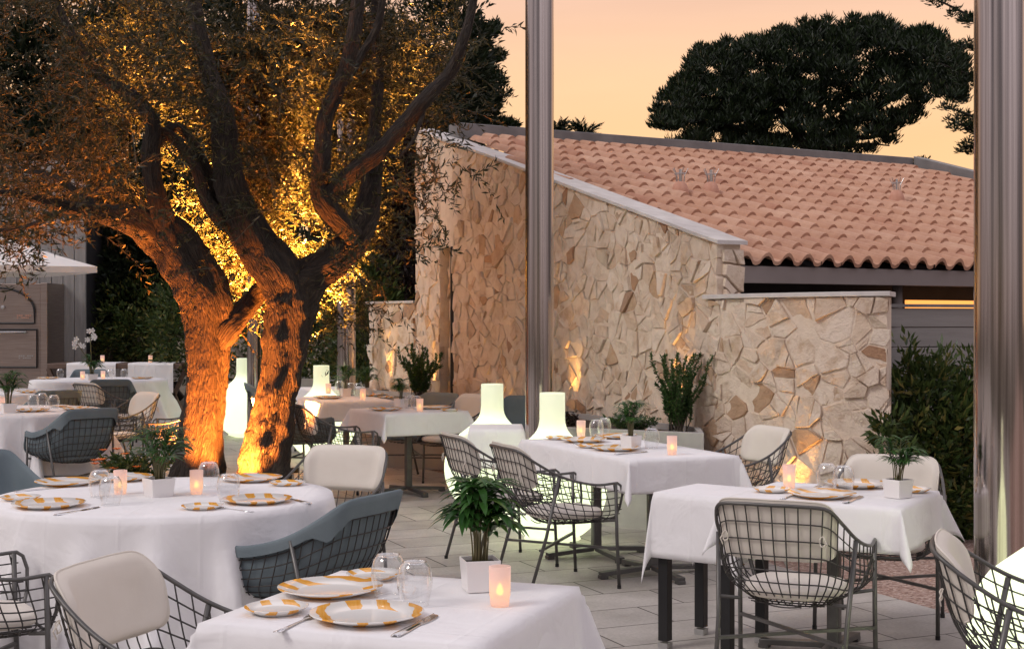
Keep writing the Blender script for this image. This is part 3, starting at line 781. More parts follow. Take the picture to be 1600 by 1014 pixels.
# D side table
legged_table(-.12,10.88,.20,.27,ang(.9,.02),'black side table standing between the lamp and the left wire chair')
square_cloth(-.12,10.88,.205,.275,ang(.9,.02),.30,z=.7475,seed=2.5,lab='white cloth on the side table in front of the glowing lamp left of the column',s1=.2,vary=.3,grp='cloths on the side tables')
# left back rounds
for (x,y,r_,l,l2) in ((-4.5,12.7,.77,'round table at the left edge behind the blue-grey chair','white cloth on the round table at the left edge, with three glasses'),(-5.95,16.0,.8,'round table cut by the left edge, behind the nearer round one','white cloth on the second round table back at the left edge'),(-5.63,19.2,.9,'round table far back left, in front of the timber console','white cloth on the far round table with the orchid')):
    pedestal_table(x,y,r_,r_,0,l,True); round_cloth(x,y,r_,.58,seed=x,lab=l2,folds=12)
# console with runners
cs=empty('console_table',(0,0,0)); tag(cs,'long brown timber console far back left of the olive trunk','console table')
x0,x1=pd(85,0,22).x,pd(292,0,22).x
MB().box(((x0+x1)/2,22,.86),(x1-x0,.7,.08)).build('tabletop',M['woodtable'],cs,bevel=.01)
for xx in (x0+.15,x1-.15):
    for s in (-1,1): MB().bar((xx-.18*s,21.8,0.0),(xx+.18*s,21.8,.82),.06,.06).build('leg',M['woodtable'],cs)
for pa,pb,l in ((103,180,'left white runner on the timber console'),(199,270,'right white runner on the timber console, with a candle on it')):
    xa,xb=pd(pa,0,21.6).x,pd(pb,0,21.6).x
    m=MB(); rows=[[(x,22.3,.60) ,(x,22.3,.905),(x,22.0,.908),(x,21.64,.906),(x,21.625,.88),(x,21.62,.45)] for x in np.linspace(xa,xb,5)]
    m.grid(rows); o=m.build('table_runner',M['cloth']); tag(o,l,'table runner','runners on the timber console'); sd=o.modifiers.new('t','SOLIDIFY'); sd.thickness=.004; sd.offset=0

# ------------------------------------------------------------------ chairs
RIM=catmull([(0,-.365,.822),(.12,-.36,.822),(.222,-.34,.812),(.262,-.25,.748),(.288,-.13,.678),(.303,-.01,.635),(.308,.12,.612),(.300,.25,.618)],8)
BASE=catmull([(0,-.12,.375),(.06,-.115,.375),(.115,-.095,.375),(.15,-.05,.375),(.17,.01,.375),(.18,.09,.376),(.19,.17,.38),(.205,.25,.388)],8)
NR=len(RIM)-1
def half(L,s):
    f=abs(s)*NR; i=min(int(f),NR-1); p=L[i].lerp(L[i+1],f-i); return Vector((p.x*(1 if s>=0 else -1),p.y,p.z))
def shell(s,v,off=0.0):
    a=half(RIM,s); b=half(BASE,s); p=a.lerp(b,v)
    c=Vector((0,.06,p.z)); out=(p-c); out.z=0; out.normalize()
    bul=math.sin(math.pi*min(1,max(0,v))**1.25)*.055
    p=p+out*(bul-off); p.z-=math.sin(math.pi*min(1,max(0,v)))**1.0*.028
    return p
def basket(mb,r=.0030,n=4):
    for s in np.linspace(-.97,.97,31): mb.tube([shell(s,v) for v in np.linspace(0,1,9)],r,n,cap=False)
    for v in (.14,.28,.42,.56,.70,.84,1.0): mb.tube([shell(s,v) for s in np.linspace(-1,1,41)],r,n,cap=False)
    for y in np.linspace(-.14,.22,8):
        w=.185 if y>-.02 else .185*math.sqrt(max(0.05,1-((y+.02)/.13)**2))
        mb.tube([(x,y,.376-.008*(1-(x/w)**2)) for x in np.linspace(-w,w,7)],r,n,cap=False)
    for x in np.linspace(-.14,.14,7): mb.tube([(x,y,.366+.01*(x/.18)**2) for y in np.linspace(-.09,.25,5)],r,n,cap=False)
def rimtube():
    m=MB(); pts=[shell(s,0) for s in np.linspace(-1,1,61)]
    end=[Vector((.298,.275,.60)),Vector((.288,.29,.55)),Vector((.262,.285,.47)),Vector((.235,.265,.405)),Vector((.20,.26,.388))]
    m.tube([Vector((-p.x,p.y,p.z)) for p in end[::-1]]+pts+end,.0078,7)
    m.tube([(-.20,.26,.388),(0,.262,.384),(.20,.26,.388)],.006,6); return m
def legs(o):
    for sx in (-1,1):
        MB().tube([(sx*.302,.262,.012),(sx*.300,.248,.30),(sx*.300,.24,.615)],.0105,8).build('leg',M['frame'],o,smooth=True)
        MB().tube([(sx*.262,-.285,.012),(sx*.270,-.19,.32),(sx*.292,-.12,.665)],.0105,8).build('leg',M['frame'],o,smooth=True)
    b=MB()
    b.bar((-.264,-.225,.235),(.300,.25,.235),.016,.014); b.bar((.264,-.225,.245),(-.300,.25,.245),.016,.014)
    for sx in (-1,1): b.tube([(sx*.20,-.12,.39),(sx*.27,-.17,.40)],.008,6); b.tube([(sx*.2,.2,.385),(sx*.30,.245,.40)],.008,6)
    b.build('cross_brace',M['frame'],o)
    f=MB()
    for sx in (-1,1):
        f.tube([(sx*.302,.262,0),(sx*.302,.262,.02)],.0125,8); f.tube([(sx*.262,-.285,0),(sx*.262,-.285,.02)],.0125,8)
    f.build('foot_caps',M['black'],o)
def back_cushion():
    m=MB(); NU,NV=26,16; F_=[];B_=[]
    for j in range(NV+1):
        b=-1+2*j/NV; fr_=[];br_=[]
        for i in range(NU+1):
            a=-1+2*i/NU
            # rounded-rectangle mapping
            k=1-.10*abs(b)**8; kk=1-.10*abs(a)**8
            top=.50-.02*(b+1); s=a*k*.40*(1-.20*max(0,b)**2.2); v=(-.045+(b*kk+1)/2*.50)
            th=.040*(max(0,1-abs(a)**10))**.5*(max(0,1-abs(b)**8))**.5
            wr=.0028*noise.noise(Vector((a*6,b*3,1.3)))
            vv=max(v,0); base=shell(s,vv,.010); extra=Vector((0,0,(-v)*.42 if v<0 else 0))
            out=base-Vector((0,.06,base.z)); out.z=0; out.normalize()
            br_.append(base+extra-out*.0); fr_.append(base+extra-out*(.004+th+wr*(th/.05)))
        F_.append(fr_);B_.append(br_)
    m.grid(F_); m.grid([r[::-1] for r in B_])
    # seam ring
    ring=[(0,i) for i in range(NU+1)]+[(j,NU) for j in range(1,NV+1)]+[(NV,i) for i in range(NU-1,-1,-1)]+[(j,0) for j in range(NV-1,0,-1)]
    m.tube([(F_[j][i]+B_[j][i])/2 for j,i in ring],.0042,5,closed=True)
    return m
def seat_cushion():
    m=MB(); n=44; rows=[]
    def se(t,sc):
        c,s=math.cos(t),math.sin(t); x=.215*sc*math.copysign(abs(c)**.62,c); y=.04+.215*sc*math.copysign(abs(s)**.62,s)
        if y<0.04: x*=1-.18*((.04-y)/.215)
        return x,y
    for sc,z in ((.02,.402),(.9,.402),(.985,.41),(1,.425),(.985,.44),(.93,.449),(.7,.456),(.35,.458),(.02,.458)):
        rows.append([(*se(t,sc),z) for t in np.linspace(0,2*math.pi,n,endpoint=False)])
    m.grid(rows,0,True); return m
def ties(side):
    m=MB()
    for sx in (side,):
        p=shell(sx*.26,.22,-.008); m.tube([p+Vector((.012*math.cos(t)*1.0,-.006-.004*math.sin(3*t),.02*math.sin(t)-.02)) for t in np.linspace(0,2*math.pi,12,endpoint=False)],.0026,4,closed=True)
        m.tube([p,p+Vector((.02*sx,-.01,-.03)),p+Vector((.01*sx,-.006,-.055))],.0026,4)
    return m
def wire_chair():
    o=empty('wire_chair')
    b=MB(); basket(b); b.build('wire_basket',M['wire'],o,smooth=True)
    rimtube().build('rim',M['frame'],o,smooth=True); legs(o)
    seat_cushion().build('seat_cushion',M['cushion'],o,smooth=True)
    bc=back_cushion().build('back_cushion',M['cushion'],o,smooth=True)
    [ties(q).build('tie_string',M['cushion'],bc) for q in (-1,1)]; return o
def covered_chair():
    o=empty('covered_chair')
    b=MB(); basket(b); b.build('wire_basket',M['wire'],o,smooth=True)
    rimtube().build('rim',M['frame'],o,smooth=True); legs(o)
    m=MB(); rows=[]; S=np.linspace(-1.0,1.0,65)
    def lip(s): a=abs(s); return .10+.16*max(0,1-abs(a-.36)/.12)*1.0+(.03 if a<.3 else 0)
    for k,(v,off,up) in enumerate(((1,-.014,0),(.6,-.014,0),(.2,-.013,.002),(0,-.012,.010),(0,-.004,.017),(0,.006,.015),(.05,.013,0),(.2,.014,0),(.35,.015,0),(.5,.014,0),(.65,.012,0),(.8,.010,0),(.92,.008,0),(1.0,.007,0))):
        row=[]
        for s in S:
            vv=v
            if k<3: vv=lip(s)*v
            p=shell(s,max(0,vv),off*(1-abs(s)**8) if off>0 else off); wr=.004*noise.noise(Vector((s*9,v*4,k*.1)))
            row.append(p+Vector((0,wr,up)))
        rows.append(row)
    rows.append([(shell(s,1.0,.024)*.5+Vector((0,.06,.40))*.5)+Vector((0,0,.0)) for s in S])
    m.grid(rows)
    # arm front ends
    for sx in (-1,1):
        R0=[shell(sx*1.0,v,-.012) for v in np.linspace(0,1,7)]; R1=[shell(sx*1.0,v,.02) for v in np.linspace(0,1,7)]
        R0[0]+=Vector((0,0,.008)); R1[0]+=Vector((0,0,.008))
        m.grid([R0,[p+Vector((0,.016,0)) for p in R0],[p+Vector((0,.016,0)) for p in R1],R1])
    m.build('fabric_cover',M['blue'],o,smooth=True)
    seat_cushion().build('seat_cushion',M['blue'],o,smooth=True); return o
protoW=wire_chair(); protoC=covered_chair(); used={'w':False,'c':False}
def chair(kind,x,y,fx,fy,lab,grp):
    src=protoW if kind=='w' else protoC
    o=copy_tree(src) if used[kind] else src; used[kind]=True
    o.location=(x,y,0); o.rotation_euler=(0,0,math.atan2(fy,fx)-math.pi/2); tag(o,lab,'chair',grp); return o
GW='wire armchairs with cream cushions'; GC='wire armchairs with blue-grey covers'
chair('w',-.94,4.17,.94,-.30,'wire chair at the bottom left, touching the nearest square table',GW)
chair('w',-2.10,5.40,.85,.5,'wire chair cut by the left edge, in front of the round table',GW)
chair('c',-.89,6.10,-.90,.44,'blue-grey covered chair right of the round table, seen from behind',GC)
chair('w',-1.04,7.85,-.28,-.96,'wire chair behind the foreground round table, in front of the right olive trunk',GW)
chair('c',-2.78,7.62,.7,-.7,'blue-grey covered chair cut by the left edge behind the round table',GC)
chair('c',-3.72,11.95,-.68,.73,'blue-grey covered chair at the left, its wire back facing us',GC)
chair('w',-3.92,14.0,-.75,-.66,'wire chair with cream cushion left of the olive trunk, facing the left round table',GW)
chair('w',-3.15,13.3,-.95,-.1,'wire chair half hidden behind the left olive trunk',GW)
chair('c',-5.05,17.75,-.25,.96,'blue-grey covered chair at the far round table with the orchid, seen from behind',GC)
chair('w',-4.75,16.6,.6,.75,'small distant wire chair beside the far covered chair, its cushion in profile',GW)
chair('c',-6.2,20.6,.2,-.98,'blue-grey covered chair behind the orchid table, only its top showing',GC)
chair('c',-4.95,15.0,-.6,.75,'blue-grey covered chair between the two left-edge round tables',GC)
chair('w',-1.52,12.25,.93,.36,'wire chair just right of the olive trunk, facing the pedestal table',GW)
chair('c',-2.12,13.7,.8,.55,'blue-grey covered chair half hidden behind the right olive trunk',GC)
chair('c',-2.75,16.5,.9,.3,'blue-grey covered chair far back between the olive trunks',GC)
chair('c',-.93,13.95,-.62,-.78,'blue-grey covered chair behind the pedestal table, in front of the far planter',GC)
chair('w',-.60,13.62,-.75,-.66,'wire chair with cream cushion at the right of the pedestal table, by the planter corner',GW)
chair('c',.06,13.3,-.3,-.95,'blue-grey covered chair behind the lamps, beside the steel column',GC)
chair('w',.27,8.42,.92,.38,'nearer of the two wire chairs on the left of the long table',GW)
chair('w',-.07,9.15,.92,.38,'farther of the two wire chairs on the left of the long table',GW)
chair('w',1.47,9.50,-.92,-.38,'wire chair with cream cushion on the right of the long table, by the planter end',GW)
chair('w',1.20,6.02,.42,.9,'large wire chair at right foreground, seen from behind with tie strings',GW)
chair('w',1.92,7.28,-.40,-.92,'wire chair with wide cream cushion behind the right-hand table, by the hedge',GW)
chair('w',1.765,4.64,.93,-.32,'wire chair cut by the right edge, in front of the glowing lamp',GW)

# ------------------------------------------------------------------ tableware
TZ=.7565
def big_plate():
    o=MB().lathe([(.001,.004),(.09,.004),(.095,.0),(.10,.0),(.104,.004),(.155,.020),(.1565,.0225),(.154,.0235),(.104,.0095),(.09,.0075),(.001,.0075)],64).build('dinner_plate',M['plate_big'],smooth=True); return o
def small_plate():
    return MB().lathe([(.001,.004),(.055,.004),(.058,0),(.062,0),(.065,.004),(.088,.016),(.0895,.018),(.0875,.0188),(.065,.0085),(.052,.0065),(.001,.0065)],48).build('side_plate',M['plate_small'],smooth=True)
def tumbler():
    o=empty('glass_tumbler'); pr=[(.036,0),(.041,.02),(.0465,.045),(.0475,.06),(.0455,.08),(.040,.097),(.033,.106),(.030,.108)]
    MB().lathe(pr+[(.030,.108),(.027,.104),(.001,.104)],32).build('bowl',M['glass'],o,smooth=True)
    MB().tube([(.036*math.cos(t),.036*math.sin(t),.0012) for t in np.linspace(0,2*math.pi,32,endpoint=False)],.0011,5,closed=True).build('lip',M['glass'],o,smooth=True)
    MB().tube([(.0315*math.cos(t),.0315*math.sin(t),.107) for t in np.linspace(0,2*math.pi,32,endpoint=False)],.0018,5,closed=True).build('glass_foot',M['glass'],o,smooth=True)
    return o
def votive():
    o=empty('candle_holder'); 
    MB().lathe([(.001,.002),(.026,.0),(.0275,.012),(.0285,.028),(.030,.029),(.0315,.112),(.0305,.113),(.029,.112)],28).build('frosted_glass',M['frost'],o,smooth=True)
    MB().lathe([(.001,.03),(.008,.033),(.0105,.042),(.0075,.055),(.001,.066)],12).build('flame',M['flame'],o,smooth=True)
    point('flame_glow',(0,0,.05),.16,(1,.50,.16),.008,o); return o
def knife():
    o=empty('table_knife')
    h=MB(); rows=[]
    for y,w_,t_ in ((-.115,.006,.003),(-.112,.009,.005),(-.06,.0085,.0045),(0,.0055,.004),(.01,.006,.003)): rows.append([(-w_,y,0.001),(-w_*.6,y,t_+.001),(w_*.6,y,t_+.001),(w_,y,.001)])
    h.grid(rows); h.build('handle',M['cutlery'],o,smooth=True)
    b=MB(); rows=[]
    for y,l_,r2 in ((.008,-.006,.006),(.03,-.008,.010),(.07,-.008,.011),(.095,-.008,.009),(.11,-.008,.003),(.116,-.008,-.006)): rows.append([(l_,y,.0035),(r2,y,.0018)])
    b.grid(rows); x=b.build('blade',M['cutlery'],o); sd=x.modifiers.new('t','SOLIDIFY'); sd.thickness=.0012
    return o
def fork():
    o=empty('table_fork'); h=MB(); rows=[]
    for y,w_ in ((-.10,.009),(-.05,.006),(0,.003),(.03,.0035),(.045,.010),(.058,.012)): rows.append([(-w_,y,.002+.004*max(0,y)*5),(0,y,.004+.02*max(0,y)),(w_,y,.002+.004*max(0,y)*5)])
    h.grid(rows); x=h.build('handle',M['cutlery'],o,smooth=True); sd=x.modifiers.new('t','SOLIDIFY'); sd.thickness=.0015
    t=MB()
    for k in range(4):
        xx=-.0105+.007*k; t.bar((xx,.056,.004),(xx,.098,.003),.003,.0018)
    t.build('tines',M['cutlery'],o); return o
PROTO={'P':big_plate,'p':small_plate,'g':tumbler,'v':votive,'k':knife,'f':fork}; made={}
CAT={'P':('plate','dinner plates with orange stripes'),'p':('side plate','small plates with orange marks'),'g':('glass','upturned stemless glasses'),'v':('candle','frosted candle lights'),'k':('knife','table knives'),'f':('fork','table forks')}
def item(k,px,py,lab,z=TZ,rz=None,share=None):
    if k not in made: o=made[k]=PROTO[k]()
    else: o=copy_tree(made[k])
    p=at(px,py,z); o.location=(p.x,p.y,z); o.rotation_euler=(0,0,random.uniform(0,6.28) if rz is None else rz)
    if k in 'kf': o.scale=(1.2 if k=='f' else 1.5,1.25,1.2)
    if k=='g': o.scale=(1.08,1.08,1.15)
    c,g=CAT[k]; tag(o,lab,c,share or g); return o
def dirk(k,p0,p1,lab,z=TZ):   # cutlery from handle end p0 to tip p1 (pixels)
    a=at(*p0,z); b=at(*p1,z); o=item(k,(p0[0]+p1[0])/2,(p0[1]+p1[1])/2,lab,z,math.atan2(b.y-a.y,b.x-a.x)-math.pi/2); return o
T='nearest square table'
item('P',573,967,'large orange-striped plate closest to the camera, on the nearest square table beside the knife',rz=.15)
item('P',516,926,'large orange-striped plate on the nearest square table, behind the closest one',rz=1.2)
item('p',432,956,'small orange-marked plate at the left corner of the nearest square table',rz=.3)
item('p',585,903,'small plate half hidden behind the glasses on the nearest square table',rz=1.0)
dirk('k',(614,996),(688,958),'table knife right of the closest striped plate')
dirk('f',(446,982),(486,964),'table fork between the small plate and the closest striped plate')
item('g',607,932,'left and farther upturned glass on the nearest square table')
item('g',648,945,'right and nearer upturned glass on the nearest square table')
item('v',781,946,'glowing candle holder beside the palm pot on the nearest square table')
# round table
item('P',76,792,'striped plate at the front left of the foreground round table',rz=.4)
item('p',32,781,'small plate at the left edge, behind the front-left plate of the round table',rz=.9)
item('P',105,757,'striped plate at the back left of the foreground round table',rz=1.3)
item('P',190,750,'striped plate behind the left candle on the foreground round table, mostly hidden',rz=.8)
dirk('k',(85,806),(160,792),'knife right of the front-left plate on the round table')
dirk('k',(35,768),(100,762),'knife in front of the back-left plate on the round table')
item('g',156,777,'back one of the two glasses left of the left candle on the round table')
item('g',173,789,'front one of the two glasses left of the left candle on the round table')
item('v',188,772,'left candle on the foreground round table')
item('v',307,772,'right candle on the foreground round table')
item('g',326,762,'back one of the two glasses right of the right candle on the round table')
item('g',357,784,'front one of the two glasses right of the right candle on the round table')
item('p',316,795,'small plate at the front right of the foreground round table',rz=.2)
item('P',402,785,'striped plate at the right edge of the round table, next to the knife',rz=.2)
item('P',393,751,'striped plate at the back right of the foreground round table',rz=.9)
item('p',449,758,'small plate at the back right rim of the foreground round table',rz=.5)
dirk('f',(392,800),(335,793),'fork in front of the right plate on the round table')
dirk('k',(478,786),(446,778),'knife right of the right plate on the round table')
# table B
item('P',912,690,'striped plate at the back left of the long middle table')
item('p',872,686,'small plate at the far left corner of the long middle table')
item('p',922,699,'small plate in the middle of the left side of the long middle table')
item('P',962,703,'striped plate in front of the palm pot on the long middle table')
item('P',962,684,'striped plate behind the palm pot on the long middle table')
item('g',932,684,'nearer of the two glasses right of the back candle on the long middle table')
item('g',944,681,'farther of the two glasses right of the back candle on the long middle table')
item('g',1018,700,'single glass right of the palm pot on the long middle table')
item('v',908,682,'back candle on the long middle table')
item('v',1050,710,'front candle on the long middle table')
dirk('k',(900,694),(935,690),'knife beside the back-left plate of the long middle table')
dirk('k',(965,710),(1010,706),'knife in front of the palm pot on the long middle table')
# table C
item('p',1206,768,'small plate left of the candle on the right-hand table')
item('P',1284,776,'striped plate in front of the glasses on the right-hand table',rz=.9)
item('P',1338,760,'striped plate behind the palm pot on the right-hand table')
item('p',1425,768,'small plate right of the palm pot on the right-hand table')
item('g',1292,765,'left glass on the right-hand table')
item('g',1318,769,'right glass on the right-hand table')
item('v',1233,762,'candle on the right-hand table')
dirk('k',(1318,787),(1350,774),'knife right of the front plate on the right-hand table')
dirk('f',(1222,780),(1248,771),'fork left of the front plate on the right-hand table')
dirk('k',(1272,764),(1288,755),'knife behind the candle on the right-hand table')
# table A
item('P',603,641,'striped plate at the left of the pedestal table')
item('P',680,638.5,'striped plate right of the candle on the pedestal table')
item('p',703,642,'small plate at the right corner of the pedestal table')
item('g',640,638,'left glass on the pedestal table'); item('g',650,640,'right glass on the pedestal table')
item('v',656,642.5,'candle on the pedestal table beside two glasses')
# A2, A3
item('P',513,622.5,'striped plate on the table just right of the trunks, left of its candle')
item('P',585,618.5,'striped plate on the table just right of the trunks, right of its candle')
item('p',603,622,'small plate at the right corner of the table just right of the trunks')
item('v',567,624.5,'front candle on the table just right of the trunks')
item('v',513,615,'back candle on the table just right of the trunks')
item('g',530,612.5,'left glass on the far tables right of the trunks'); item('g',548,616,'middle glass on the far tables right of the trunks'); item('g',560,617,'right glass on the far tables right of the trunks')
# left back
item('P',50,643,'striped plate at the front of the left-edge round table behind the big chair')
item('P',122,640,'striped plate at the right of the left-edge round table behind the big chair')
item('p',92,636,'small plate behind the glasses on the left-edge round table')
for q,(x_,y_) in enumerate(((52,638),(66,635),(84,638.5))): item('g',x_,y_,['left','middle','right'][q]+' one of three glasses on the left-edge round table behind the big chair')
item('v',2,641,'candle at the left photo edge beside the small palm')
item('P',48,613.5,'plate on the second round table back at the left edge'); 
item('P',75,592,'plate at the left of the far orchid table'); item('P',222,592,'plate at the right of the far orchid table')
item('v',129,593,'left candle on the far orchid table'); item('v',161,592,'right candle on the far orchid table')
item('g',94,590,'left glass on the far orchid table'); item('g',194,590,'right glass on the far orchid table'); item('g',172,591,'middle glass on the far orchid table')
o=item('v',235,568,'candle on the right runner of the timber console'); o.location=(pd(235,0,21.85).x,21.85,.91)
o=item('v',160,568,'unlit-looking white candle on the left runner of the timber console'); o.location=(pd(160,0,21.85).x,21.85,.91)

# ------------------------------------------------------------------ small palms
def palm_plant(x,y,z,h,spread,lab,nf=16,pot=.05,poth=.085,ll=.10,lw=.016,seed=1,arch=1.0,grp='small potted palms on tables',broad=False):
    rs=np.random.default_rng(seed); o=empty('potted_palm',(x,y,z),random.uniform(.2,.9)); tag(o,lab,'potted plant',grp)
    m=MB(); a,b,t=pot*.86,pot,.004
    vs=[(sx*a,sy*a,0) for sx,sy in ((-1,-1),(1,-1),(1,1),(-1,1))]+[(sx*b,sy*b,poth) for sx,sy in ((-1,-1),(1,-1),(1,1),(-1,1))]+[(sx*(b-t),sy*(b-t),poth) for sx,sy in ((-1,-1),(1,-1),(1,1),(-1,1))]+[(sx*(b-t),sy*(b-t),poth-.02) for sx,sy in ((-1,-1),(1,-1),(1,1),(-1,1))]
    fs=[(3,2,1,0)]
    for i in range(4):
        j=(i+1)%4; fs+=[(i,j,4+j,4+i),(4+i,4+j,8+j,8+i),(8+i,8+j,12+j,12+i)]
    m.add(vs,fs); m.build('pot',M['pot'],o,bevel=.0025)
    MB().add([(sx*(b-t-.0005),sy*(b-t-.0005),poth-.013) for sx,sy in ((-1,-1),(1,-1),(1,1),(-1,1))],[(0,1,2,3)]).build('soil',M['soil'],o)
    st=MB(); LV=[];LF=[];nv=0
    for k in range(nf):
        az=rs.uniform(0,2*math.pi); H_=h*rs.uniform(.45,1.0); sprd=spread*rs.uniform(.25,1.0)*(1.25-H_/h*.7)
        r0=pot*.45*rs.random(); p0=Vector((r0*math.cos(az),r0*math.sin(az),poth-.015))
        pts=[]
        for i in range(13):
            t_=i/12; rad=r0+sprd*(t_**2.0); zz=poth-.015+H_*(t_ -.34*arch*max(0,t_-.45)**2*3.0)
            pts.append(Vector((rad*math.cos(az+.25*t_),rad*math.sin(az+.25*t_),zz)))
        st.tube(pts,[.0026*(1-.7*i/12)*(pot/.05) for i in range(13)],5)
        dirz=(pts[-1]-pts[-2]).normalized()
        npair=int(9 if not broad else 6)
        for i in range(npair):
            t_=.46+.54*i/(npair-1); f=t_*12; ii=min(int(f),11); p=pts[ii].lerp(pts[ii+1],f-ii); dd=(pts[ii+1]-pts[ii]).normalized()
            side=dd.cross(Vector((0,0,1)));
            if side.length<.1: side=Vector((math.cos(az+1.57),math.sin(az+1.57),0))
            side.normalize()
            L=ll*(math.sin(math.pi*(.18+.72*(i/(npair-1))))**.6)*rs.uniform(.8,1.1)
            for sg in ((-1,1) if i<npair-1 else (0,)):
                d0=(dd*.75+side*sg*.8+Vector((0,0,.12))).normalized(); up=Vector((0,0,1)); w_=lw*rs.uniform(.8,1.15)
                wv=d0.cross(up); 
                if wv.length<.1: wv=side.copy()
                wv.normalize(); nseg=5
                prev=None
                for q in range(nseg+1):
                    tt=q/nseg; c=p+d0*L*tt+Vector((0,0,-L*(.42 if not broad else .62)*tt*tt))
                    ww=w_*.5*math.sin(math.pi*min(1,.12+.88*tt))**.8 if q<nseg else .0004
                    fold=Vector((0,0,ww*.35))
                    LV+= [tuple(c-wv*ww+fold),tuple(c),tuple(c+wv*ww+fold)]
                    if q>0:
                        b_=nv+3*(q-1); LF+=[(b_,b_+1,b_+4,b_+3),(b_+1,b_+2,b_+5,b_+4)]
                nv+=3*(nseg+1)
    st.build('stems',M['stem'],o,smooth=True)
    np_mesh('fronds',LV,LF,M['palm'],o)
    return o
p=at(750,921,TZ); palm_plant(p.x,p.y,TZ,.37,.095,'broad-leaved palm in a white square pot on the nearest square table',nf=19,pot=.054,poth=.095,ll=.135,lw=.024,seed=3,broad=True)
p=at(248,775,TZ); palm_plant(p.x,p.y,TZ,.38,.17,'feathery dark palm in a white pot in the middle of the round table',nf=20,pot=.058,poth=.085,ll=.12,lw=.009,seed=5)
p=at(986,701,TZ); palm_plant(p.x,p.y,TZ,.34,.12,'feathery palm in a white pot on the long middle table',nf=16,pot=.05,poth=.085,ll=.10,lw=.010,seed=7)
p=at(1403,777,TZ); palm_plant(p.x,p.y,TZ,.30,.12,'small bushy palm in a white pot on the right-hand table',nf=17,pot=.05,poth=.085,ll=.09,lw=.010,seed=9)
p=at(627,637,TZ); palm_plant(p.x,p.y,TZ,.30,.12,'small palm on the pedestal table left of the steel column',nf=14,pot=.05,ll=.10,lw=.010,seed=11)
p=at(540,619,TZ); palm_plant(p.x,p.y,TZ,.36,.15,'left of the two palms on the table just right of the trunks',nf=14,pot=.05,ll=.12,lw=.011,seed=12)
p=at(572,618,TZ); palm_plant(p.x,p.y,TZ,.34,.14,'right of the two palms on the table just right of the trunks',nf=14,pot=.05,ll=.12,lw=.011,seed=13)
p=at(13,645,TZ); palm_plant(p.x,p.y,TZ,.42,.18,'feathery palm in a white pot on the left-edge round table',nf=18,pot=.06,ll=.13,lw=.011,seed=15)
p=at(143,594,TZ); oo=palm_plant(p.x,p.y,TZ,.38,.16,'white orchid with green fronds in a pot on the far round table',nf=14,pot=.07,ll=.14,lw=.014,seed=17,grp=None)
fb=MB(); ft=MB()
for (dx,dz,n_) in ((-.02,.60,7),(-.2,.50,6)):
    ft.tube([(0,0,.08),(dx*.3,0,dz*.6),(dx,0,dz)],.006,5)
    for k in range(n_):
        c=Vector((dx+random.uniform(-.08,.08),random.uniform(-.05,.05),dz+random.uniform(-.06,.07)))
        for q in range(5):
            t=q*1.257; fb.add([c,c+Vector((.032*math.cos(t-.5),-.01,.032*math.sin(t-.5))),c+Vector((.042*math.cos(t),.0,.042*math.sin(t))),c+Vector((.032*math.cos(t+.5),-.01,.032*math.sin(t+.5)))],[(0,1,2,3)])
fb.build('blossoms',M['orchid'],oo); ft.build('flower_stalks',M['stem'],oo)

# ------------------------------------------------------------------ shrubs
def shrub(name,x,y,z,h,spread,nst,m,lab,cat='shrub',ll=.022,lw=.006,per=90,seed=1,grp=None):
    rs=np.random.default_rng(seed); o=empty(name,(x,y,z)); tag(o,lab,cat,grp); st=MB(); P=[];D=[]
    for k in range(nst):
        az=rs.uniform(0,6.28); H_=h*rs.uniform(.5,1); sp_=spread*rs.uniform(.1,1); r0=spread*.25*rs.random()
        pts=[Vector(((r0+sp_*t**1.4)*math.cos(az)+.02*math.sin(9*t+k),(r0+sp_*t**1.4)*math.sin(az),H_*t)) for t in np.linspace(0,1,9)]
        st.tube(pts,[.005*(1-.75*t) for t in np.linspace(0,1,9)],4)
        for q in range(per):
            t=rs.uniform(.22,1)*8; i=min(int(t),7); p=pts[i].lerp(pts[i+1],t-i); dd=(pts[i+1]-pts[i]).normalized()
            P.append(p); D.append(np.array(dd)*.9+rs.normal(size=3)*.6)
    st.build('stems',M['twig'],o); P=np.array([tuple(p) for p in P]); D=np.array(D)
    V,F_=leaf_quads(P,D,rs.uniform(.7,1.3,len(P))*ll,lw); np_mesh('leaves',V,F_,m,o); return o
q=pd(1060,660,10.85); shrub('rosemary_bush',q.x,q.y,.69,.62,.24,34,M['rosemary'],'tall rosemary shrub in the long planter in front of the gable wall',per=260,ll=.028,lw=.009,seed=2,grp='rosemary shrubs')
q=pd(655,612,15.3); shrub('rosemary_bush',q.x,q.y,.70,.62,.22,34,M['rosemary'],'rosemary shrub in the far planter left of the wall slot',per=190,ll=.032,lw=.011,seed=3,grp='rosemary shrubs')
q=pd(985,665,10.9); shrub('low_shrub',q.x,q.y,.69,.16,.22,40,M['rosemary'],'low green plant in the long planter behind the table palm',per=50,ll=.03,lw=.008,seed=4)
q=pd(890,665,11.4); shrub('dry_plant',q.x,q.y,.69,.16,.08,8,M['redleaf'],'tiny dry brown plant at the left end of the long planter',per=14,ll=.03,lw=.02,seed=5)
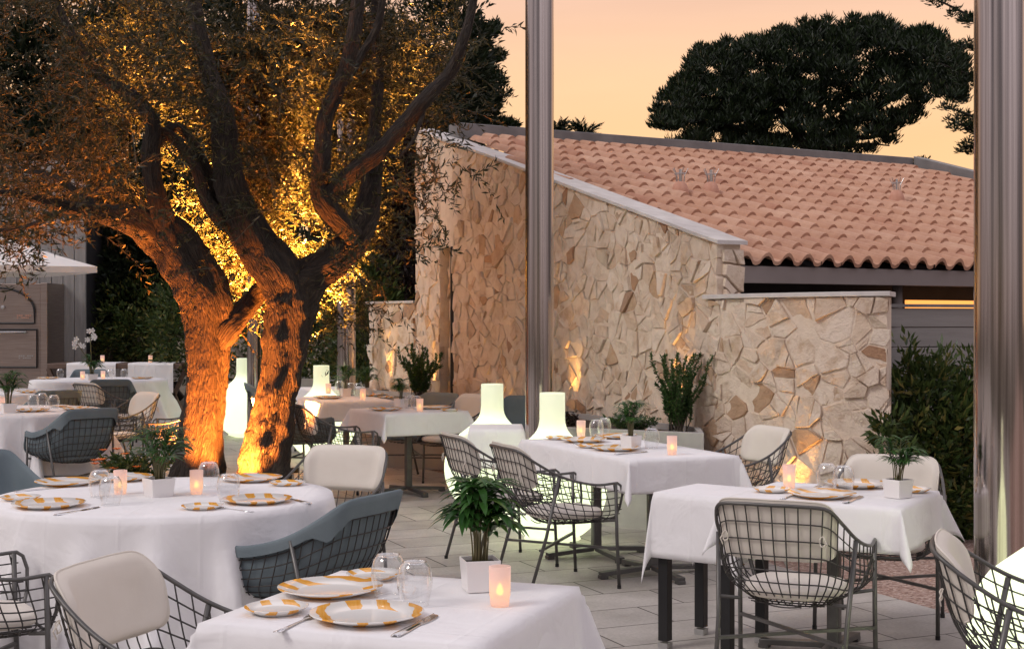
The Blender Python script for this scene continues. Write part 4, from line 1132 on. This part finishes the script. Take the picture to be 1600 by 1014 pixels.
# marigolds
q=at(202,800,.0); mo=shrub('marigold_plant',-2.95,11.0,.26,.28,.28,26,M['bush'],'orange flowering plant in a low pot at the foot of the left olive trunk',per=40,ll=.06,lw=.022,seed=8)
fl_=MB()
for k in range(16):
    c=Vector((random.uniform(-.3,.3),random.uniform(-.25,.2),random.uniform(.17,.34)))
    for q_ in range(9):
        t=q_*.7; fl_.add([c,c+Vector((.03*math.cos(t-.4),.03*math.sin(t-.4),.01)),c+Vector((.036*math.cos(t),.036*math.sin(t),.016)),c+Vector((.03*math.cos(t+.4),.03*math.sin(t+.4),.01))],[(0,1,2,3)])
fl_.build('blossoms',M['marigold'],mo)
MB().lathe([(.001,-.26),(.16,-.26),(.24,.02),(.22,.02),(.20,-.02),(.001,-.02)],24).build('pot',M['concrete'],mo,smooth=False)

# bushes made of leaf clumps ---------------------------------------
def blob_bush(name,lab,cat,ell,n,ll,lw,m,seed,grp=None,clump=.16,base=None,trunks=3,tmat='twig',droop=0.0):
    """ell: list of (center, radii) ellipsoids in world coords; leaves gathered in clumps near the shells"""
    rs=np.random.default_rng(seed); c0=Vector(ell[0][0]); o=empty(name,(c0.x,c0.y,0)); tag(o,lab,cat,grp)
    P=[];D=[]
    vol=np.array([r[0]*r[1]*r[2] for _,r in ell])**.75; vol=vol/vol.sum()
    per=26
    for (c,r),f in zip(ell,vol):
        k=max(3,int(n*f/per)); u=rs.normal(size=(k,3)); u/=np.linalg.norm(u,axis=1,keepdims=True)
        rad=rs.uniform(.35,1.0,k)**.6; cc=np.array(c)+u*np.array(r)*rad[:,None]
        sz=clump*rs.uniform(.6,1.35,k)
        for a,s_,uu in zip(cc,sz,u):
            q=rs.normal(size=(per,3)); q/=np.linalg.norm(q,axis=1,keepdims=True)
            P.append(a+q*s_*rs.uniform(.2,1,(per,1))); D.append(q*.8+uu*.6+np.array((0,0,.35-droop))+rs.normal(size=(per,3))*.3)
    P=np.concatenate(P)-np.array((c0.x,c0.y,0)); D=np.concatenate(D)
    P[:,2]=np.maximum(P[:,2],.03)
    V,F_=leaf_quads(P,D,rs.uniform(.7,1.3,len(P))*ll,rs.uniform(.7,1.3,len(P))*lw); np_mesh('leaves',V,F_,m,o)
    t=MB(); bz=0 if base is None else base
    for k in range(trunks):
        c,r=ell[rs.integers(len(ell))]; p=Vector(c)-Vector((c0.x,c0.y,0)); s_=Vector((rs.normal()*.15*r[0],rs.normal()*.1,bz))
        t.tube([s_,s_.lerp(p,.4)+Vector((rs.normal()*.06*r[0],0,.1*r[2])),p+Vector((0,0,.3*r[2]))],[.05*r[0]+.01,.04*r[0]+.008,.01],7)
    t.build('trunk',M[tmat],o,smooth=True); return o
def W(px,py,d): v=pd(px,py,d); return (v.x,v.y,v.z)
# right hedge
blob_bush('hedge_shrub','glossy-leaved hedge shrub filling the corner left of the right column','hedge',
 [(W(1470,640,10.45),(.42,.35,.45)),(W(1430,690,10.3),(.28,.3,.5)),(W(1500,730,10.3),(.42,.35,.55)),(W(1450,770,10.2),(.35,.25,.45)),(W(1530,620,10.6),(.35,.3,.4)),(W(1560,720,10.5),(.4,.35,.6)),(W(1440,600,10.5),(.2,.2,.18)),(W(1418,580,10.5),(.06,.06,.2))],9500,.085,.026,M['bush'],21,clump=.11,trunks=7)
blob_bush('hedge_shrub','leafy sprig of hedge overlapping the right end of the low stone wall','shrub',
 [(W(1385,668,9.62),(.1,.08,.08)),(W(1392,720,9.62),(.13,.09,.16)),(W(1412,750,9.62),(.15,.1,.2))],900,.085,.026,M['bush'],22,clump=.07,trunks=3)

# ------------------------------------------------------------------ left back building, oven, umbrella
pb=empty('plank_building'); tag(pb,'grey weathered building clad in vertical planks far back left','building')
bx1=pd(132,0,23.2).x; m=MB(); x=bx1; i=0
while x>bx1-5.5:
    w_=.19; m.box((x-w_/2,23.3+.004*(i%3),2.1),(w_-.010,.06,4.2)); x-=w_; i+=1
m.build('planks',M['greyplank'],pb,bevel=.004)
MB().box((bx1-2.78,25.25,2.08),(5.5,3.8,4.16)).build('wall',M['darkwall'],pb)
ov=empty('pizza_oven'); tag(ov,'stainless steel oven with an arched door at the left edge, against the grey planks','oven')
oy=22.4; ox0,ox1=pd(-70,0,oy).x,pd(62,0,oy).x; zt=pd(0,443,oy).z; zm=pd(0,510,oy).z; zb=pd(0,575,oy).z; cxo=(ox0+ox1)/2; wo_=ox1-ox0
MB().box((cxo,oy+.45,zt/2),(wo_,.8,zt)).build('body',M['oven'],ov,bevel=.01)
MB().box((ox1+.06,oy+.45,zt/2),(.11,.86,zt+.02)).build('side_panel',M['oven'],ov,bevel=.01)
ard=MB(); hh=zt-zm-.12; arc=[(cxo-wo_*.43,zm+.05)]+[(cxo+wo_*.43*-math.cos(t),zm+.05+hh*.35+hh*.65*math.sin(t)) for t in np.linspace(0.05,math.pi-.05,20)]+[(cxo+wo_*.43,zm+.05)]
ard.add([(a,oy+.03,b) for a,b in arc]+[(a,oy+.049,b) for a,b in arc],[tuple(range(len(arc)))[::-1]]+[(i,(i+1)%len(arc),(i+1)%len(arc)+len(arc),i+len(arc)) for i in range(len(arc))])
ad=ard.build('arched_door',M['oven'],ov); MB().tube([(a,oy+.028,b) for a,b in arc],.018,6,closed=True).build('door_trim',M['black'],ad)
hd=MB(); hp=pd(4,480,oy); hd.lathe([(.001,0),(.03,.005),(.03,.03),(.001,.035)],12); k=hd.build('door_knob',M['alu'],ad); k.rotation_euler=(R(90),0,0); k.location=(hp.x,oy+.03,hp.z)
ld=MB().box((cxo,oy+.03,(zb+zm)/2-.02),(wo_*.92,.03,zm-zb-.08)).build('lower_door',M['oven'],ov,bevel=.008)
MB().tube([(cxo-wo_*.46,oy+.015,zm-.05),(cxo+wo_*.46,oy+.015,zm-.05),(cxo+wo_*.46,oy+.015,zb+.01),(cxo-wo_*.46,oy+.015,zb+.01)],.016,6,closed=True).build('door_trim',M['black'],ld)
a_=pd(-45,519,oy); b_=pd(42,519,oy); MB().tube([(a_.x,oy-.03,a_.z),(b_.x,oy-.03,b_.z)],.02,8).build('handle',M['alu'],ld,smooth=True)
for (px,py,w_,l,mm,par) in ((38,495,.22,'name_plate','marigold',ad),(41,558,.22,'name_plate','alu',ld)):
    c=pd(px,py,oy); g=MB()
    for r_ in range(2):
        for k in range(7):
            if (k*3+r_)%5!=4: g.box((c.x-w_/2+k*w_/6.5,oy+.01,c.z+.02-r_*.035),(w_/9,.006,.018))
    g.build(l,M['alu'] if mm=='alu' else M['terracotta'],par)
um=empty('parasol'); tag(um,'white square parasol at the left edge in front of the grey planks','parasol')
ux,uy=pd(-45,0,17).x,17.0; hs=1.12; ze=pd(0,418,17).z; za=pd(0,345,17).z; m=MB(); K=8
urz=R(38); 
def up(x_,y_,z_): return (ux+x_*math.cos(urz)-y_*math.sin(urz),uy+x_*math.sin(urz)+y_*math.cos(urz),z_)
for sd_ in range(4):
    ca,sa=math.cos(sd_*math.pi/2),math.sin(sd_*math.pi/2); rows=[]
    for i in range(K+1):
        t=i/K; row=[]
        for j in range(K+1):
            s=-1+2*j/K; sag=.05*math.sin(math.pi*t)*1+.05*(1-s*s)*t
            a,b=t*hs,s*t*hs; x_,y_=a*ca-b*sa,a*sa+b*ca; row.append(up(x_,y_,za+(ze-za)*t-sag+.04*(1-s*s)*t*t))
        rows.append(row)
    last=rows[-1]; rows.append([(p_[0],p_[1],p_[2]-.07) for p_ in last]); m.grid(rows)
cn=m.build('canopy',M['umbrella'],um,smooth=False); sd=cn.modifiers.new('t','SOLIDIFY'); sd.thickness=.006
MB().tube([(ux,uy,0),(ux,uy,za+.05)],.03,10).build('pole',M['alu'],um,smooth=True)
MB().lathe([(.001,0),(.3,0),(.3,.06),(.04,.08)],20,(ux,uy,0)).build('base',M['black'],um)
for sx,sy in ((1,1),(1,-1),(-1,1),(-1,-1)): MB().tube([up(0,0,za-.05),up(sx*hs*.98,sy*hs*.98,ze-.03)],.012,6).build('rib',M['alu'],um)

# ------------------------------------------------------------------ background vegetation
DK=M['darkleaf']; BG='dark trees and bushes behind the terrace'
blob_bush('background_tree','dark leafy tree between the grey planks and the left olive trunk','tree',[(W(200,330,25),(1.6,1,1.7)),(W(170,430,24.5),(1.0,.8,1.1)),(W(270,420,24.5),(1.2,.8,1.2)),(W(150,250,26),(1.5,1,1.5)),(W(60,150,27),(2.0,1,1.6))],17600,.16,.06,DK,31,BG,.3,trunks=5,tmat='bark')
blob_bush('background_bush','round dark green bush left of the olive trunk, behind the console','bush',[(W(215,500,24.0),(.75,.6,.75)),(W(255,530,23.8),(.6,.5,.5)),(W(180,540,24),(.5,.4,.4))],5000,.10,.035,M['bush'],32,BG,.18,trunks=6)
blob_bush('background_bush','dark bush right beside the far glowing lamp, behind the trunks','bush',[(W(460,520,20.5),(.8,.5,.8)),(W(420,480,21),(.8,.5,1.0)),(W(330,520,22),(1.0,.5,1.0))],6000,.11,.035,M['bush'],33,BG,.2,trunks=5)
blob_bush('background_bush','tall green bush between the far column and the short stone wall','bush',[(W(580,500,18.3),(.42,.4,.9)),(W(570,560,18.2),(.45,.4,.6)),(W(575,450,18.5),(.3,.4,.45)),(W(505,540,19.6),(.5,.4,.7))],6500,.10,.032,M['bush'],34,BG,.17,trunks=5)
blob_bush('thuja_tree','russet-brown thuja rising behind the short left stone wall','tree',[(W(625,400,18.8),(.5,.5,1.0)),(W(610,330,19),(.6,.5,1.0)),(W(640,270,19),(.4,.5,.7))],8000,.14,.035,M['redleaf'],35,BG,.25,trunks=3,tmat='bark',droop=.6)
blob_bush('background_tree','dark tree behind the olive crown above the far column','tree',[(W(560,300,23),(1.0,1,1.8)),(W(640,230,24),(1.0,1,1.4)),(W(590,140,25),(1.2,1,1.5)),(W(690,170,26),(.9,1,1.5)),(W(690,80,27),(.9,1,1.3)),(W(600,380,22),(.8,.8,1.0))],24000,.16,.05,DK,36,BG,.3,trunks=5,tmat='bark')
blob_bush('background_tree','dark tree mass behind the golden middle of the olive crown','tree',[(W(450,300,26),(1.8,1,2.4)),(W(400,150,27),(2.2,1,2.2)),(W(330,380,25),(1.4,1,1.6)),(W(480,430,24),(1.0,.8,1.0))],19200,.18,.06,DK,37,BG,.34,trunks=5,tmat='bark')
blob_bush('background_tree','dark tree mass behind the upper left of the olive crown','tree',[(W(250,120,28),(2.4,1,2.4)),(W(100,60,28),(2.6,1,2.0)),(W(0,160,27),(1.6,1,2.2)),(W(20,280,26),(1.6,1,1.3))],19200,.19,.06,DK,38,BG,.36,trunks=5,tmat='bark')

def spiky(name,lab,cat,puffs,m,seed,grp=None,per=46,ln=.3,wd=.02,upb=.9,limbs=(),tm='bark'):
    rs=np.random.default_rng(seed); o=empty(name,(puffs[0][0],puffs[0][1],0)); tag(o,lab,cat,grp); o0=np.array((puffs[0][0],puffs[0][1],0))
    P=[];D=[];L=[]
    for x,y,z,r in puffs:
        q=rs.normal(size=(per,3)); q/=np.linalg.norm(q,axis=1,keepdims=True); q[:,2]=np.abs(q[:,2])*.9-.15
        P.append(np.array((x,y,z))-o0+q*r*rs.uniform(0,.9,(per,1))); D.append(q+np.array((0,0,upb))); L.append(rs.uniform(.6,1.2,per)*ln)
    P=np.concatenate(P);D=np.concatenate(D);L=np.concatenate(L)
    V,F_=leaf_quads(P,D,L,wd); np_mesh('needles' ,V,F_,m,o)
    t=MB()
    for pts,r0,r1 in limbs:
        pp_=catmull([Vector(p)-Vector(o0) for p in pts],5); t.tube(pp_,[r0+(r1-r0)*i/(len(pp_)-1) for i in range(len(pp_))],8)
    t.build('trunk',M[tm],o,smooth=True); return o
# umbrella pine silhouette, d=40
top=[(1018,195),(1022,160),(1060,125),(1080,100),(1120,68),(1180,62),(1240,42),(1330,36),(1400,34),(1440,48),(1480,62),(1520,90),(1560,120)]
bot=[(1018,205),(1050,238),(1100,246),(1160,250),(1220,245),(1260,245),(1320,248),(1360,240),(1420,205),(1470,150),(1520,170),(1560,160)]
def ip(L,x): return float(np.interp(x,[p[0] for p in L],[p[1] for p in L]))
rs=np.random.default_rng(41); puffs=[]
def lobe(x): return 24*noise.noise(Vector((x*.028,0,5)))+15*noise.noise(Vector((x*.08,0,9)))
for k in range(3200):
    x=rs.uniform(1030,1505); a,b=ip(top,x)+14+lobe(x),ip(bot,x)+8*noise.noise(Vector((x*.05,3,1))); f=rs.random()**1.1; y=a+(b-a)*f
    if noise.noise(Vector((x*.03,y*.045,3)))>.42-.5*max(0,f-.35): continue
    dd=40+rs.normal()*1.6; v=pd(x,y,dd); puffs.append((v.x,v.y,v.z,.30))
for k in range(260):
    x=rs.uniform(1020,1500); y=ip(top,x)+lobe(x)+rs.uniform(0,16); v=pd(x,y,40+rs.normal()*1.5); puffs.append((v.x,v.y,v.z,.2))
tb_=W(1262,640,40); fk=W(1270,262,40)
L_=[((tb_,W(1266,400,40),fk),.42,.30),((fk,W(1250,215,40),W(1200,160,40),W(1130,120,39.5)),.2,.05),((fk,W(1300,215,40),W(1370,170,40.5),W(1450,110,40)),.2,.05),((fk,W(1275,190,40),W(1290,130,40),W(1300,70,40)),.18,.04),
 ((W(1190,260,40),W(1192,225,40),W(1195,190,40),W(1170,140,40)),.12,.04),((W(1250,225,40),W(1180,205,39.6),W(1100,190,39.5),W(1050,175,39.5)),.10,.03),((W(1310,210,40),W(1360,215,40),W(1400,190,40),W(1440,170,40)),.08,.02),((fk,W(1320,235,40),W(1350,225,40.3),W(1390,228,40.3)),.06,.02)]
spiky('umbrella_pine','broad dark umbrella pine spreading above the tile roof','tree',puffs,M['pine'],42,ln=.20,wd=.04,per=34,limbs=L_)
# conifer right
rs=np.random.default_rng(43); puffs=[]; L_=[((W(1575,640,30),W(1572,300,30),W(1560,0,30),W(1555,-60,30)),.22,.1)]
for (x0_,y0_,x1_,y1_) in ((1565,150,1455,95),(1565,60,1440,-10),(1565,210,1470,165),(1565,240,1480,185),(1560,30,1500,30),(1565,190,1500,205),(1565,90,1500,70),(1565,230,1500,235),(1560,120,1490,130)):
    L_.append(((W(x0_,y0_,30),W((x0_+x1_)/2,(y0_+y1_)/2-6,30),W(x1_,y1_,30)),.05,.01))
    for k in range(20):
        t=rs.uniform(.2,1); v=pd(x0_+(x1_-x0_)*t+rs.normal()*5,y0_+(y1_-y0_)*t+rs.normal()*5,30+rs.normal()*.3); puffs.append((v.x,v.y,v.z,.13))
spiky('conifer_tree','ragged dark conifer half hidden by the right column','tree',puffs,M['pine'],44,ln=.13,wd=.03,per=26,upb=.2,limbs=L_)
# cedar left of column
rs=np.random.default_rng(45); puffs=[]; L_=[((W(748,640,32),W(748,300,32),W(755,100,32),W(752,20,32)),.16,.02),((W(775,640,32),W(776,300,32),W(775,140,32)),.1,.02)]
for k in range(42):
    y=rs.uniform(110,225) if k%3 else rs.uniform(40,130); cx_=752 if k%2 else 776; wd_=(y-60)*.26+12 if cx_==752 else (y-120)*.30+8
    wd_=max(6,wd_); dx=rs.choice([-1,1])*wd_*rs.uniform(.5,1)
    L_.append(((W(cx_,y,32),W(cx_+dx*.6,y-3,32),W(cx_+dx,y-1,32)),.03,.008))
    for q in range(9):
        t=rs.uniform(.15,1); v=pd(cx_+dx*t+rs.normal()*2,y-2+rs.normal()*3,32+rs.normal()*.4); puffs.append((v.x,v.y,v.z,.16))
for k in range(260):
    v=pd(rs.uniform(690,775),rs.uniform(120,230),32.5+rs.normal()*.5); puffs.append((v.x,v.y,v.z,.2))
spiky('cedar_tree','dark layered conifer behind the top of the gable, left of the steel column','tree',puffs,M['pine'],46,ln=.14,wd=.035,per=26,upb=.3,limbs=L_)
# palm tops
for (px_,py_,sc,lab) in ((872,215,1.0,'palm crown peeking over the roof ridge, right beside the column'),(912,222,1.15,'palm crown peeking over the roof ridge, farther from the column')):
    c=pd(px_,py_,46); o=empty('palm_tree',(c.x,c.y,0)); tag(o,lab,'palm tree','palms beyond the roof ridge')
    MB().tube([(0,0,0),(0,0,c.z-.1)],[.22,.16],8).build('trunk',M['bark'],o); P=[];D=[]; st=MB()
    for k in range(30):
        az=random.uniform(0,6.28); L=random.uniform(.6,.95)*sc; el_=random.uniform(.1,1.3); pts=[]
        for t in np.linspace(0,1,10):
            r_=L*t*math.cos(el_); pts.append(Vector((r_*math.cos(az),r_*math.sin(az),c.z+L*t*math.sin(el_)-.35*L*t*t)))
        st.tube(pts,.012,4)
        for i in range(1,10):
            dd=(pts[i]-pts[i-1]).normalized(); s_=dd.cross(Vector((0,0,1))).normalized()
            for g in (-1,1):
                for h_ in (0,.5): P.append(tuple(pts[i-1].lerp(pts[i],h_))); D.append(tuple(dd+s_*g*.9+Vector((0,0,.2))))
    V,F_=leaf_quads(np.array(P),np.array(D),.26*sc,.035); np_mesh('fronds',V,F_,M['pine'],o); st.build('frond_ribs',M['bark'],o)
blob_bush('distant_tree','tiny dark treetop above the right end of the roof','tree',[(W(1440,262,50),(.35,.3,.25))],700,.15,.06,M['pine'],52,None,.14,trunks=1)

# ------------------------------------------------------------------ olive trees
TD=12.0
def gnarl(mb_v,mb_f,uvs,pts,radii,seed,amp=.22,nr=40,rib=5):
    pp_=catmull(pts,1); P=catmull(pts,10); m_=len(P); rr=np.interp(np.linspace(0,1,m_),np.linspace(0,1,len(radii)),radii)
    prev=None; L=0; b=len(mb_v)
    for i,p in enumerate(P):
        d=(P[min(i+1,m_-1)]-P[max(i-1,0)]).normalized(); L+=(p-P[i-1]).length if i else 0
        a=(d.cross(Vector((0,1,0))) if prev is None else prev-d*prev.dot(d)); 
        if a.length<1e-4: a=d.orthogonal()
        a.normalize(); prev=a; c=d.cross(a)
        for k in range(nr):
            t=2*math.pi*k/nr; dirv=a*math.cos(t)+c*math.sin(t); q=p+dirv*rr[i]
            ridge=math.sin(rib*t+2.2*L+seed+2.2*noise.noise(q*1.5+Vector((seed,0,0))))
            n1=noise.noise(q*3.2+Vector((seed,seed,0))); n2=noise.noise(q*9+Vector((0,seed,seed))); n3=noise.noise(q*24)
            g=.93+amp*(.5*ridge*(.6 if rr[i]<.1 else 1)+.8*n1+.45*n2+.22*n3)
            if abs(n2)<.06: g-=amp*.25
            mb_v.append(tuple(p+dirv*rr[i]*g)); uvs.append((k/nr*rr[i]*6.28,L))
    for i in range(m_-1):
        for k in range(nr):
            l=(k+1)%nr; mb_f.append((b+i*nr+k,b+i*nr+l,b+(i+1)*nr+l,b+(i+1)*nr+k))
    mb_f.append(tuple(b+(m_-1)*nr+k for k in range(nr)))
def limbpts(L,d0): 
    out=[];rad=[]
    for t in L:
        px,py,r=t[:3]; d=d0+(t[3] if len(t)>3 else 0); r=r*(1-.26*min(1,max(0,(36-r)/10))*(1 if py<440 else 0)); out.append(pd(px,py,d)); rad.append(r*d/FPX)
    return out,rad
def olive(lab,limbs,seed):
    o=empty('olive_tree'); V=[];F_=[];UV=[]
    for i,L in enumerate(limbs):
        p,r=limbpts(L,TD); gnarl(V,F_,UV,p,r,seed+i*1.7,nr=(44 if max(r)>.12 else 20),amp=.18 if max(r)>.12 else .20)
    me=bpy.data.meshes.new('trunk'); me.from_pydata(V,[],F_); me.materials.append(M['bark'])
    uv=me.uv_layers.new(name='UVMap'); li=np.zeros(len(me.loops),dtype=np.int32); me.loops.foreach_get('vertex_index',li); uv.data.foreach_set('uv',np.array(UV,dtype=np.float32)[li].ravel())
    me.polygons.foreach_set('use_smooth',[True]*len(me.polygons)); me.update()
    t=bpy.data.objects.new('trunk',me); col.objects.link(t); t.parent=o
    tag(o,lab,'tree','old olive trees'); return o
limbs1=[[(306,800,54),(309,740,42),(314,680,36),(320,620,33),(324,560,34),(324,500,39),(314,450,43),(288,405,40),(255,368,38),(215,345,30,-.1),(165,335,22,-.2),(100,322,14,-.4),(30,305,9,-.6),(-30,300,6,-.8)],
 [(335,545,20),(355,515,21),(378,488,18,.1),(400,462,17,.2),(430,430,14,.2)],
 [(290,415,34),(258,350,26,-.1),(240,290,22,-.2),(236,235,20,-.2),(238,190,18,-.2),(205,150,15,-.2),(165,125,13,-.2),(130,80,10,-.2),(95,20,8,-.2),(80,-30,7,-.2)],
 [(160,335,12,-.2),(120,300,9,-.1),(80,275,7),(20,265,5,.1),(-30,262,4,.1)],
 [(200,345,14,-.2),(150,320,10,.1),(100,330,8,.2),(40,355,6,.2),(-20,360,5,.2)],
 [(238,230,14,-.2),(280,200,12),(325,270,12),(345,330,14)]]
limbs2=[[(412,800,62),(414,760,50),(419,700,41),(429,640,36),(440,580,35),(449,520,37),(453,470,43),(434,430,40),(402,385,36),(375,335,32,-.1),(358,280,30,-.15),(352,230,28,-.15),(346,175,25,-.1),(328,115,21),(312,55,19),(303,0,17),(296,-50,15)],
 [(456,485,38),(482,440,36,.05),(520,410,31,.05),(555,370,31,.1),(575,320,27,.2),(582,270,22,.3),(585,200,15,.4),(590,120,12,.5),(585,30,9,.5),(590,-40,7,.5)],
 [(555,372,24,0),(515,330,26,-.1),(500,300,24,-.1),(504,240,20,-.1),(506,190,19,-.1),(522,150,18,-.1),(540,110,18,-.1),(552,60,17,-.1),(560,0,16,-.1),(565,-50,14,-.1)],
 [(505,320,20,-.1),(545,275,20,-.15),(590,238,18,-.2),(630,195,17,-.2),(670,150,17,-.25),(705,112,15,-.25),(722,70,13,-.3),(735,25,11,-.3),(745,-30,9,-.3)],
 [(390,370,24),(350,345,20,-.1),(322,310,16,-.1),(305,260,13,-.1),(270,215,12,-.1),(235,200,12,-.2)],
 [(655,195,7,-.2),(662,170,6,-.2),(648,215,4,-.3),(625,245,3,-.3)],
 [(540,130,12,0),(562,90,10,.1),(590,40,9,.1),(600,-20,8,.1)]]
ol1=olive('left olive tree with a hollowed gnarled trunk leaning left, lit orange from below',limbs1,1.0)
ol2=olive('right olive tree with a forked trunk and long bare limbs',limbs2,5.0)
# foliage twigs
def twigs(parent,regions,seed,lp=(.055,.088)):
    rs=np.random.default_rng(seed); P=[];D=[];st=MB()
    for (x0_,x1_,y0_,y1_,d0,d1,n_,fn) in regions:
        k=0; tries=0
        while k<n_ and tries<n_*20:
            tries+=1
            x=rs.uniform(x0_,x1_); y=rs.uniform(y0_,y1_); 
            if fn and not fn(x,y,rs): continue
            k+=1; d=rs.uniform(d0,d1); p=np.array(pd(x,y,d)); az=rs.uniform(0,6.28); el_=rs.uniform(-.9,.9)
            dv=np.array((math.cos(az)*math.cos(el_),math.sin(az)*math.cos(el_)*.8,math.sin(el_))); L=rs.uniform(.22,.5); ns=9; pts=[]
            for i in range(ns+1):
                t=i/ns; pts.append(p+dv*L*t+np.array((0,0,-.22*L*t*t)))
            if rs.random()<.6: st.tube([tuple(q) for q in pts[::3]],[.0028,.0022,.0017,.0012],3,cap=False)
            for i in range(ns+1):
                for s_ in (0,1):
                    P.append(pts[i]+rs.normal(size=3)*.004); D.append(dv*.8+rs.normal(size=3)*.62)
    P=np.array(P);D=np.array(D); n_=len(P)
    V,F_=leaf_quads(P,D,rs.uniform(*lp,n_),rs.uniform(.012,.019,n_)); np_mesh('foliage',V,F_,M['olive'],parent); st.build('twigs',M['twig'],parent)
def holes(sc,th):
    return lambda x,y,rs: noise.noise(Vector((x*sc,y*sc,7.7)))>th-rs.random()*.2
def slope_left(x,y,rs):
    lim=np.interp(x,[-120,0,60,130,200,260,330,420],[405,398,385,345,335,350,330,320]); return y<lim-40*rs.random() and holes(.012,-.05)(x,y,rs)
twigs(ol1,[(-120,300,-70,460,10.6,11.9,520,slope_left),(-120,300,-70,420,12.2,13.8,1300,slope_left),(-60,80,350,430,10.2,12.5,16,None),(120,260,330,385,11.3,12.4,14,None)],61)
def mid(x,y,rs):
    lim=np.interp(x,[280,340,380,430,480,520,560,620,680,760],[300,350,425,430,425,400,330,300,230,120]); return y<lim and holes(.013,-.1)(x,y,rs)
twigs(ol2,[(330,560,-60,430,12.9,14.3,3000,mid),(280,520,-60,250,11.2,12.0,110,mid),(280,720,-70,200,12.2,13.8,800,mid),(560,690,180,330,12.0,13.2,90,holes(.02,0)),(500,570,380,520,12.8,13.9,80,None),(355,410,400,500,12.6,13.6,45,None),(650,760,235,300,11.0,11.6,7,None),(640,700,300,400,11.2,12.0,7,None),(735,800,40,75,11.3,11.5,3,None),(560,640,330,480,12.2,13.4,30,None),(300,560,120,430,11.3,11.9,110,holes(.02,.15))],62)

# lights at the trees
OR=(1,.25,.032); GO=(1,.41,.07)
def tree_up(px,d,tp,power,lab,ang,color,td):
    p=pd(px,0,d); t=pd(*tp,td); uplight(p.x,p.y,0,lab,power,(t.x,t.y,t.z),ang,color,.05)
tree_up(350,11.25,(318,600),2000,'uplight on the paving in front of the left olive trunk',56,OR,12.0)
tree_up(352,11.6,(428,600),2000,'uplight on the paving between the two olive trunks',56,OR,12.1)
tree_up(460,14.5,(460,210),56000,'uplight behind the right olive trunk shining into the crown',55,GO,13.7)
tree_up(388,13.6,(400,280),22000,'uplight behind the gap of the olive trunks',54,GO,13.8)
tree_up(300,12.9,(190,180),2000,'uplight behind the left olive trunk shining into the crown',75,OR,12.5)
